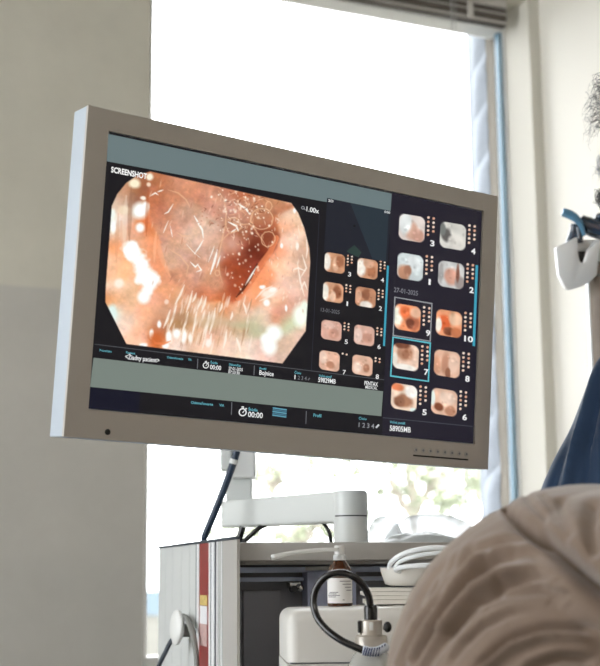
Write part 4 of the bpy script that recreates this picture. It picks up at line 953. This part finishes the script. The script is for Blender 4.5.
# ================================================================== SCOPE HOLDER by the right wall
zp = 2.55
po = W(599, 300, zp); floor_p = Vector((po.x, po.y, 0))
hold = thing('endoscope_stand', floor_p, 'white hanger bracket on a taupe post at the right picture edge', 'stand')
pr = 9.5/F*zp
mb = MB(); mb.lathe((po.x, po.y, 0), [(pr, .03), (pr, W(599, 248, zp).z)], 28); mb.build('post', M['taupe'], hold)
MB().lathe((po.x, po.y, 0), [(.15, 0), (.15, .02), (.14, .03), (.03, .045)], 40).build('base', M['cart_grey'], hold)
eg = W(588.5, 300, zp-.004)
MB().box((eg.x, eg.y, .04)-Vector((0, 0, 0)) if False else Vector((eg.x, eg.y, .04)), G(1, 0, 0)*.0085, G(0, 1, 0)*.02, az*(W(590, 262, zp).z-.04), .002).build('edge_strip', M['white_line'], hold)
MB().lathe((po.x, po.y, 0), [(pr*1.02, W(599, 277.5, zp).z), (pr*1.16, W(599, 277, zp).z), (pr*1.16, W(599, 275.5, zp).z), (pr*1.02, W(599, 275, zp).z)], 28).build('post_ring', M['hook'], hold)
MB().ball(W(601, 250, zp-.003), (pr*1.35, pr*1.35, .022), 24).build('post_cap', M['white_plastic'], hold, True)
def pxp(l, z): return [W(x, y, z) for x, y in l]
plate = [(556, 247.5), (577.5, 237), (578.3, 254), (579.5, 260.5), (581.5, 263), (585, 262), (586.8, 255), (588, 249.5), (596, 243), (600, 243), (597, 275), (591, 281), (582, 286.5), (571, 289.8), (566.5, 289), (559, 275)]
shade_auto(MB().prism(pxp(plate, zp-.03), fw*.022, .0015).build('hook_plate', M['white_plastic'], hold))
MB().box(W(577, 249, zp-.012), G(1, 0, 0)*.09, G(0, 1, 0)*.05, az*.018, .002).build('hook_shelf', M['white_plastic'], hold)
MB().box(W(577.5, 263.5, zp+.0), G(1, 0, 0)*.02, G(0, 1, 0)*.01, az*.028).build('slot_back', M['black'], hold)
# endoscope handle hanging in the bracket
zs_ = zp-.01
sc_t = thing('endoscope', W(590, 240, zs_), 'glossy black endoscope handle resting in the white hanger bracket', 'endoscope')
mb = MB(); mb.tube(pxp([(562.5, 212), (567, 213.5), (574, 217), (580.5, 224), (584.5, 236)], zs_-.02), [.0075, .0085, .0082, .006, .003], 16, 6); mb.build('lever', M['lever_sheen'], sc_t, True)
mb = MB(); mb.tube(pxp([(580, 219), (586, 224), (594, 228), (606, 230), (624, 230)], zs_), [.010, .016, .018, .019, .017], 18, 6); mb.build('control_body', M['scope_blue'], sc_t, True)
mb = MB(); mb.tube(pxp([(574, 224), (573.5, 232), (571, 241), (569.5, 247)], zs_+.01), [.007, .008, .009, .009], 16, 5); mb.build('valve', M['scope_blue'], sc_t, True)
mb = MB(); mb.tube(pxp([(578, 226), (579.5, 235), (580, 243)], zs_), [.006, .006, .006], 16, 5); mb.build('valve', M['scope_blue'], sc_t, True)
MB().ball(W(601, 217, zs_), (.012, .012, .008), 18).build('wheel', M['scope_blue'], sc_t, True)
mb = MB(); mb.tube(pxp([(622, 230), (640, 240), (648, 300), (650, 480)], zs_+.02), [.014, .01, .007, .007], 12, 8); mb.build('insertion_tube', M['rubber'], sc_t, True)

# ================================================================== PEOPLE
def hand(mb, wrist, d, n, s=1.0, curl=.5, right=True):
    """palm and five bent fingers fused into the body mass; d along the hand, n out of the back of the hand"""
    d = Vector(d).normalized(); n = Vector(n); n = (n-d*n.dot(d)).normalized(); l = d.cross(n)*(1 if right else -1); wrist = Vector(wrist)
    for k in range(4):
        o = (k-1.5)*.019*s; mb.cone(wrist+l*o*.5+d*.01*s, wrist+d*.085*s+l*o, .013*s, .0105*s, 12)
        Lf = (.072, .082, .077, .06)[k]*s; p = wrist+d*.088*s+l*o; a = 0; dd = d.copy()
        for j, fr in enumerate((.42, .32, .26)):
            a += curl*(.5, .8, .6)[j]; dd = d*math.cos(a)-n*math.sin(a); q = p+dd*Lf*fr; mb.cone(p, q, (.0098, .009, .0082)[j]*s, (.009, .0082, .007)[j]*s, 12); p = q
    p = wrist+d*.025*s-l*.022*s; q = p+(d*.6-l*.7-n*.3).normalized()*.04*s; r = q+(d*.85-l*.2-n*.45).normalized()*.03*s; mb.cone(p, q, .013*s, .0105*s, 12); mb.cone(q, r, .0105*s, .0085*s, 12)
def head_mass(mb, c, face, upv, s=1.0):
    """skull, jaw, nose, lips, ears in a mass to be fused; c centre of the head"""
    f = Vector(face).normalized(); u = Vector(upv); u = (u-f*u.dot(f)).normalized(); l = u.cross(f); R = Matrix((f, l, u)).transposed()
    P = lambda a, b, z: Vector(c)+f*a*s+l*b*s+u*z*s
    mb.ball(P(-.012, 0, .03), (.096*s, .076*s, .088*s), 28, R=R); mb.ball(P(.025, 0, -.045), (.064*s, .058*s, .072*s), 24, R=R)
    mb.cone(P(.078, 0, -.095), P(.05, 0, -.085), .022*s, .045*s); mb.cone(P(.086, 0, .012), P(.108, 0, -.026), .010*s, .014*s, 14)
    mb.cone(P(.079, .034, .03), P(.079, -.034, .03), .016*s, .016*s)
    for y in (-1, 1):
        mb.ball(P(.098, y*.012, -.032), .009*s, 12); mb.ball(P(-.008, y*.078, -.005), (.022*s, .009*s, .034*s), 16, R=R); mb.ball(P(.06, y*.036, -.03), (.03*s, .022*s, .025*s), 14, R=R)
    mb.cone(P(.084, -.018, -.058), P(.084, .018, -.058), .010*s, .010*s, 12); mb.cone(P(.082, -.014, -.070), P(.082, .014, -.070), .010*s, .010*s, 12)
    return P, R, f, l, u
def tuft(strands, P0, d, L, r, curl, seed, seg=10):
    rg = random.Random(seed); p = Vector(P0); d = Vector(d).normalized(); s = d.orthogonal().normalized(); t = d.cross(s); ph = rg.uniform(0, 6.28); w = rg.uniform(.6, 1.3)*curl; pts = []
    for k in range(seg+1):
        a = k/seg; pts.append(p+d*(L*a)+(s*math.cos(ph+a*9*w)+t*math.sin(ph+a*9*w))*(.012*curl*a)-Vector((0, 0, 1))*(L*.25*a*a))
    strands.tube(pts, [r*(1-.7*k/seg) for k in range(seg+1)], 4, 0)

# ---- clinician at the right edge
ZD = 2.15
hc_ = W(679, 139, ZD)
face_d = (-G(1, 0, 0)).normalized()
doc_floor = Vector((W(695, 333, ZD).x, W(695, 333, ZD).y, 0))
doc = thing('person', doc_floor, 'standing person with grey curly hair wearing navy scrubs, cut by the right edge', 'person')
body = MB(); P, R, ff, ll, uu = head_mass(body, hc_, face_d, (0, 0, 1))
neck0, neck1 = P(-.03, 0, -.06), Vector((doc_floor.x, doc_floor.y, 1.48))
body.cone(neck0, neck1, .056, .062)
def D(f_, l_, z): return doc_floor+face_d*f_+ll*l_+Vector((0, 0, z))     # forward, to the person's left, height
shx = .17
# the person's right arm is the far one, the left arm is toward the viewer (ll points to the person's left)
near = 1 if (ll.dot(-fw) > 0) else -1
shN = W(677, 316, ZD-.16); elN = W(580, 524, ZD-.18); wrN = elN+face_d*.02+Vector((0, 0, -.03))-G(0, .21, 0)
shF = W(696, 312, ZD+.15); elF = W(660, 520, ZD+.14); wrF = elF+face_d*.06-Vector((0, 0, .02))-G(0, .22, 0)
for a, b_, c in ((shN, elN, wrN), (shF, elF, wrF)):
    body.cone(a, b_, .05, .038); body.cone(b_, c, .038, .026)
hand(body, wrN, (wrN-elN), Vector((0, 0, 1)), 1, .7, near > 0); hand(body, wrF, (wrF-elF), Vector((0, 0, 1)), 1, .7, near < 0)
torso = [((.0, 0, 1.42), (.12, .19, .10)), ((.01, 0, 1.28), (.135, .185, .16)), ((.015, 0, 1.12), (.13, .165, .14)), ((.0, 0, .98), (.135, .175, .13))]
for c, r in torso: body.ball(D(*c), r, 28, R=R)
for s in (-1, 1):
    body.cone(D(0, s*.09, .92), D(.01, s*.10, .50), .085, .058); body.cone(D(.01, s*.10, .50), D(-.02, s*.10, .09), .056, .04); body.cone(D(-.03, s*.10, .045), D(.13, s*.115, .03), .04, .03)
bm_body = remeshed(body, .0055, 3); o = link('body', bm_body, M['skin'], doc, True)
for s in (-1, 1):
    MB().ball(P(.083, s*.031, .004), .0115, 16).build('eye', M['eye'], o, True)
# scrubs: looser masses over the body
cl = MB()
for c, r in torso: cl.ball(D(*c), tuple(x+.02 for x in r), 28, R=R)
cl.ball(D(.03, 0, 1.02), (.155, .20, .14), 28, R=R); cl.ball(D(.012, 0, 1.20), (.150, .196, .34), 32, R=R)
for a, b_ in ((shN, elN), (shF, elF)):
    m_ = a.lerp(b_, .92); cl.cone(a, m_, .072, .074)
cl.cone(shN, shF, .075, .075)
sm = remeshed(cl, .0065, 9); a = coords(sm); n_ = normals(sm); X, Y = project(a)
disp = np.zeros(len(a)); facing = np.clip(-(n_@np.array(fw))*1.5+.4, 0, 1)
for poly, w, amp in (([(600, 360), (588, 400), (576, 440), (564, 490)], 3.2, .009), ([(606, 360), (596, 400), (588, 440), (584, 490)], 4, -.010), ([(575, 400), (566, 440), (552, 486)], 3.5, -.008), ([(612, 370), (604, 420), (600, 490)], 4, .010), ([(590, 430), (580, 460), (573, 490)], 3, -.006)):
    d, t = segdist(X, Y, poly); disp += amp*np.exp(-(d/w)**2)
disp = disp*facing+.004*np.array([noise.noise(Vector(p)*14) for p in a])
setco(sm, a+n_*disp[:, None]); link('scrub_top', sm, M['scrub'], doc, True)
cl = MB()
cl.ball(D(0, 0, .93), (.15, .19, .13), 24, R=R)
for s in (-1, 1): cl.cone(D(0, s*.09, .90), D(.01, s*.10, .50), .11, .085); cl.cone(D(.01, s*.10, .50), D(-.02, s*.10, .13), .085, .075)
link('scrub_trousers', remeshed(cl, .01, 4), M['scrub'], doc, True)
for s in (-1, 1):
    mb = MB(); mb.ball(D(.04, s*.107, .045), (.14, .052, .045), 24, R=R); link('shoe', mb.mesh(), M['shoe'], doc, True)
# hair, moustache, beard
hairm = MB(); hairm.ball(P(-.024, 0, .045), (.100, .084, .090), 72, R=R); hm = hairm.mesh(); a = coords(hm); n_ = normals(hm)
a = a+n_*(np.array([max(0, noise.noise(Vector(p)*70))*.018+noise.noise(Vector(p)*160)*.006 for p in a]))[:, None]; setco(hm, a)
ho = link('hair', hm, M['hair'], doc, True)
st_ = MB(); rg = random.Random(5)
def headpt(px, py): return W(px, py, ZD-.01+rg.uniform(-.05, .03))
for k in range(80):                                     # front curls over the forehead
    t = rg.random(); x0, y0_ = 604+rg.uniform(-4, 8), 78+50*t
    tx = 589+rg.uniform(-3, 7)-(3 if y0_ > 98 else -2); ty = y0_+rg.uniform(-2, 12)+(4 if y0_ > 100 else 0)
    p = headpt(x0, y0_); q = headpt(tx, min(ty, 131)); tuft(st_, p, q-p, (q-p).length, .0003, .8, k)
for k in range(110):
    p = P(rg.uniform(-.05, .07), rg.uniform(-.05, .05), .11+rg.uniform(-.02, .01)); tuft(st_, p, Vector((rg.uniform(-1, 1), rg.uniform(-1, 1), .6))+face_d*.7, rg.uniform(.03, .05), .0005, 1.1, 500+k)
for k in range(420):
    a_, e_ = rg.uniform(PI*.42, PI*1.58), rg.uniform(-.35, 1.45); dv = ff*(math.cos(a_)*math.cos(e_))+ll*(math.sin(a_)*math.cos(e_))+uu*math.sin(e_)
    p = P(-.024, 0, .045)+ff*(dv.dot(ff)*.100)+ll*(dv.dot(ll)*.084)+uu*(dv.dot(uu)*.09); tuft(st_, p, dv+Vector((rg.gauss(0, .5), rg.gauss(0, .5), rg.gauss(0, .5))), rg.uniform(.02, .038), .0009, 1.3, 4000+k, 8)
for k in range(40):                                      # outline curls
    y0_ = 76+k*1.35; p = W(601, y0_, ZD-.03); q = W(594+3*math.sin(k*.7)-(6 if 95 < y0_ < 122 else 0), y0_-4+rg.uniform(-4, 6), ZD-.03); tuft(st_, p, q-p, (q-p).length*1.1, .0005, .7, 900+k)
st_.build('hair_strands', M['hair_thin'], ho)
bd_ = MB()
for k in range(90):
    p = W(603+rg.uniform(-2, 6), 152+rg.random()*22, ZD+rg.uniform(-.03, .03)); q = W(596.5+rg.uniform(-1.2, 5), 158+rg.random()*20, ZD+rg.uniform(-.03, .03)); tuft(bd_, p, q-p, .016, .0005, .7, 2000+k)
bd_.build('moustache', M['hair'], doc)
bd_ = MB()
for k in range(170):
    p = W(605+rg.uniform(-2, 10), 186+rg.random()*16, ZD+rg.uniform(-.035, .035)); q = W(597+rg.uniform(-1, 8), 192+rg.random()*16, ZD+rg.uniform(-.035, .035)); tuft(bd_, p, q-p, .017, .0008, .9, 3000+k)
bd_.build('beard', M['dark_hair'], doc)

# ---- patient lying on the side on a couch, hips toward the viewer
ZM = 1.20
mc = W(600, 699, ZM); lc = W(655, 588, ZM-.06)
couchz = mc.z-.189
Rc = Matrix((rt, up, fw)).transposed()                   # frame of the picture for the two big masses
px_ = ZM/F
pat = thing('person', Vector((mc.x, mc.y, couchz)), 'person in khaki trousers lying curled on their side in the foreground', 'person')
masses = [(mc, (215*px_, 211*px_, .20)), (lc, (140*px_, 95*px_, .14))]
hipx, hipy = (560-300)/F*ZM, ZM
def C(x, y, z): return G(x, y, couchz+z)                 # plan coordinates with height above the couch
kneeA, kneeB = C(.10, 1.42, .080), C(.02, 1.29, .078); ankA, ankB = C(-.28, 1.30, .06), C(-.34, 1.10, .06)
pb = MB()
for c, r in masses: pb.ball(c, tuple(x-.04 for x in r), 32, R=Rc)
pb.cone(C(.26, 1.28, .18), kneeA, .09, .055); pb.cone(C(.22, 1.24, .10), kneeB, .09, .055); pb.cone(kneeA, ankA, .052, .035); pb.cone(kneeB, ankB, .052, .035)
for an in (ankA, ankB): pb.cone(an, an+(-G(.07, 0, 0)-G(0, .09, 0)), .034, .022)
pb.ball(C(.42, 1.26, .17), (.2, .13, .15), 28, R=Rc); pb.ball(C(.62, 1.26, .19), (.2, .12, .17), 28, R=Rc)
shA = C(.74, 1.24, .30); pb.cone(shA, C(.62, 1.42, .16), .05, .04); pb.cone(C(.62, 1.42, .16), C(.80, 1.47, .06), .038, .027); hand(pb, C(.80, 1.47, .06), G(1, .1, 0), Vector((0, 0, 1)), 1, .5)
shB = C(.74, 1.32, .10); pb.cone(shB, C(.80, 1.44, .05), .05, .04); pb.cone(C(.80, 1.44, .05), C(1.0, 1.46, .05), .038, .027); hand(pb, C(1.0, 1.46, .05), G(1, 0, 0), Vector((0, 0, 1)), 1, .4)
pb.cone(C(.78, 1.27, .18), C(.92, 1.28, .17), .06, .055)
Pp, Rp, fp, lp_, up_ = head_mass(pb, C(1.0, 1.29, .165), G(0, 1, 0), G(1, 0, 0))
po_ = link('body', remeshed(pb, .0055, 3), M['skin'], pat, True)
for s in (-1, 1): MB().ball(Pp(.083, s*.031, .004), .0115, 16).build('eye', M['eye'], po_, True)
mb = MB(); mb.ball(Pp(-.022, 0, .04), (.1, .083, .088), 28, R=Rp); mb.build('hair', M['dark_hair'], pat, True)
sh = MB(); sh.ball(C(.44, 1.26, .175), (.21, .145, .168), 28, R=Rc); sh.ball(C(.62, 1.26, .19), (.205, .135, .18), 28, R=Rc)
sh.cone(shA, C(.65, 1.38, .19), .066, .06); sh.cone(shB, C(.78, 1.41, .065), .06, .055)
link('shirt', remeshed(sh, .01, 5), M['shirt'], pat, True)
tr = MB()
for c, r in masses: tr.ball(c, r, 48, R=Rc)
tr.cone(C(.26, 1.28, .18), kneeA, .105, .072); tr.cone(C(.22, 1.24, .11), kneeB, .105, .068); tr.cone(kneeA, ankA.lerp(kneeA, .1), .07, .055); tr.cone(kneeB, ankB.lerp(kneeB, .1), .066, .052)
tm = remeshed(tr, .0028, 4)
a = coords(tm); n_ = normals(tm); X, Y = project(a)
front = (n_@np.array(fw)) < .25
disp = np.zeros(len(a))
def fold(poly, w, amp, ridge=.5, off=9, fade=(.15, .15)):
    global disp
    d, t = segdist(X, Y, poly); f = np.clip(t/fade[0], 0, 1)*np.clip((1-t)/fade[1], 0, 1); f = f*f*(3-2*f)
    f = np.maximum(f, 0)
    disp -= amp*f*np.exp(-(d/w)**2)
    if ridge:
        p2 = [(x, y-off*.9) for x, y in poly]; d2, _ = segdist(X, Y, p2); disp += amp*ridge*f*np.exp(-(d2/(w*1.1))**2)
crease = [(493, 498), (505, 509), (519, 522), (545, 540), (567, 560), (589, 582), (625, 612)]
d, t = segdist(X, Y, crease); sgn = inside(X, Y, crease+[(700, 612), (700, 400), (493, 400)])      # cloth above the crease bulges out
disp += np.where(sgn, .006*np.clip(t*1.5, 0, 1)*(1-np.exp(-(d/12)**2))*np.exp(-(d/70)**2), 0)
disp -= (.0035+.016*np.clip(t*1.5, 0, 1)**1.5)*np.exp(-(d/(2.6+9*t))**2)
fold([(412, 668), (417, 656), (431, 631), (453, 598), (475, 573), (497, 559), (527, 554), (560, 560)], 4.2, .0085, .8, 8, (.1, .45))
fold([(398, 672), (405, 655), (417, 631), (435, 605), (452, 585)], 3.5, .006, .8, 6, (.1, .4))
fold([(440, 640), (453, 623), (475, 599), (505, 583), (530, 577), (556, 580)], 5, .010, .7, 9, (.15, .4))
fold([(418, 678), (428, 660), (443, 638), (464, 616), (486, 602)], 4, .006, .8, 7, (.1, .4))
fold([(468, 676), (494, 652), (512, 638), (541, 628), (571, 628), (610, 634)], 4.5, .007, -.0, 8, (.12, .2))
fold([(468, 684), (494, 661), (512, 647), (541, 637), (571, 637), (610, 643)], 5, -.007, .0, 8, (.12, .2))
fold([(510, 690), (530, 668), (560, 658), (600, 660)], 5, .006, .5, 8)
fold([(446, 668), (462, 645), (484, 625), (510, 613), (545, 608)], 3.5, .004, .7, 6, (.15, .4))
fold([(450, 572), (474, 552), (504, 541), (534, 542)], 4, .003, .5, 6, (.2, .4))
fold([(404, 630), (416, 604), (436, 574), (460, 550)], 3.5, .0022, .6, 6, (.2, .4))
fold([(470, 604), (500, 594), (540, 590), (575, 596)], 4, .003, .6, 6)
fold([(560, 500), (564, 520), (574, 545)], 7, .005, .3, 7); fold([(594, 500), (592, 530), (598, 565)], 8, .007, .2, 7); fold([(525, 496), (536, 510), (552, 526)], 4, .0025, .3, 6); fold([(540, 494), (550, 508), (560, 528)], 3, .002, .4, 5)
for k in range(26):
    x, y = rng.uniform(405, 560), rng.uniform(560, 660); L_ = rng.uniform(20, 50); ang = math.atan2(y-700, x-640)+PI/2
    fold([(x, y), (x+L_*.5*math.cos(ang), y+L_*.5*math.sin(ang)-2), (x+L_*math.cos(ang), y+L_*math.sin(ang))], rng.uniform(2, 3.2), rng.uniform(.0008, .0022), .6, 5, (.4, .4))
disp *= front*1.35
disp += .0012*np.array([noise.noise(Vector(p)*22) for p in a])
setco(tm, a+n_*disp[:, None]); link('trousers', tm, M['khaki'], pat, True)
# seam ending in a little tuck at the top of the crease
# couch
cpos = G(.30, 1.24, 0)
couch = thing('examination_couch', cpos, 'padded examination couch under the person in khaki trousers', 'couch')
def cb_(x0, x1, y0_, y1_, za, zb_, bev): return MB().box(G(x0, y0_, za), G(x1-x0, 0, 0), G(0, y1_-y0_, 0), az*(zb_-za), bev)
shade_auto(cb_(-.55, 1.30, .96, 1.505, couchz-.09, couchz, .02).build('cushion', M['couch'], couch))
cb_(-.50, 1.25, 1.0, 1.47, couchz-.15, couchz-.09, .004).build('frame', M['couch_frame'], couch)
for x in (-.42, 1.17):
    for y in (1.03, 1.41): cb_(x, x+.04, y, y+.04, 0, couchz-.15, .003).build('leg', M['couch_frame'], couch)

# ================================================================== LIGHT
Wd = bpy.data.worlds.new('daylight'); S.world = Wd; Wd.use_nodes = True
bg = Wd.node_tree.nodes['Background']; bg.inputs[0].default_value = (.94, .97, 1.0, 1); bg.inputs[1].default_value = 7.0
sl = bpy.data.lights.new('sun', 'SUN'); sl.energy = 7; sl.angle = math.radians(3); sl.color = (1, .97, .92)
so = bpy.data.objects.new('sun', sl); COL.objects.link(so); so.rotation_euler = (math.radians(48), 0, math.radians(18))
def lamp(x, y, e):
    t = thing('ceiling_lamp', (x, y, ZC), 'flat white ceiling lamp panel out of view above the room', 'lamp', 'ceiling lamp panels')
    mb = MB(); mb.bx((x, y, ZC-.03), (1.24, .34, .06), .004); mb.build('housing', M['white_plastic'], t)
    l = bpy.data.lights.new('ceiling_lamp_light', 'AREA'); l.shape = 'RECTANGLE'; l.size = 1.2; l.size_y = .3; l.energy = e; l.color = (1, .93, .84)
    o = bpy.data.objects.new('ceiling_lamp_light', l); COL.objects.link(o); o.parent = t; o.location = (0, 0, -.065)
lamp(-.6, -1.5, 20); lamp(.9, -1.5, 20)

# ================================================================== CAMERA
cd = bpy.data.cameras.new('camera'); cam = bpy.data.objects.new('camera', cd); COL.objects.link(cam); S.camera = cam
cam.matrix_world = Matrix((( rt.x, up.x, -fw.x, CAM.x), (rt.y, up.y, -fw.y, CAM.y), (rt.z, up.z, -fw.z, CAM.z), (0, 0, 0, 1)))
cd.sensor_fit = 'HORIZONTAL'; cd.sensor_width = 24; cd.lens = F/600*24; cd.clip_start = .02; cd.clip_end = 500
cd.dof.use_dof = True; cd.dof.focus_distance = (scr(SW/2, SH/2)-CAM).dot(fw); cd.dof.aperture_fstop = 5.0
vs = S.view_settings; vs.view_transform = 'Standard'; vs.look = 'None'; vs.exposure = 0; vs.gamma = 1; vs.use_curve_mapping = False
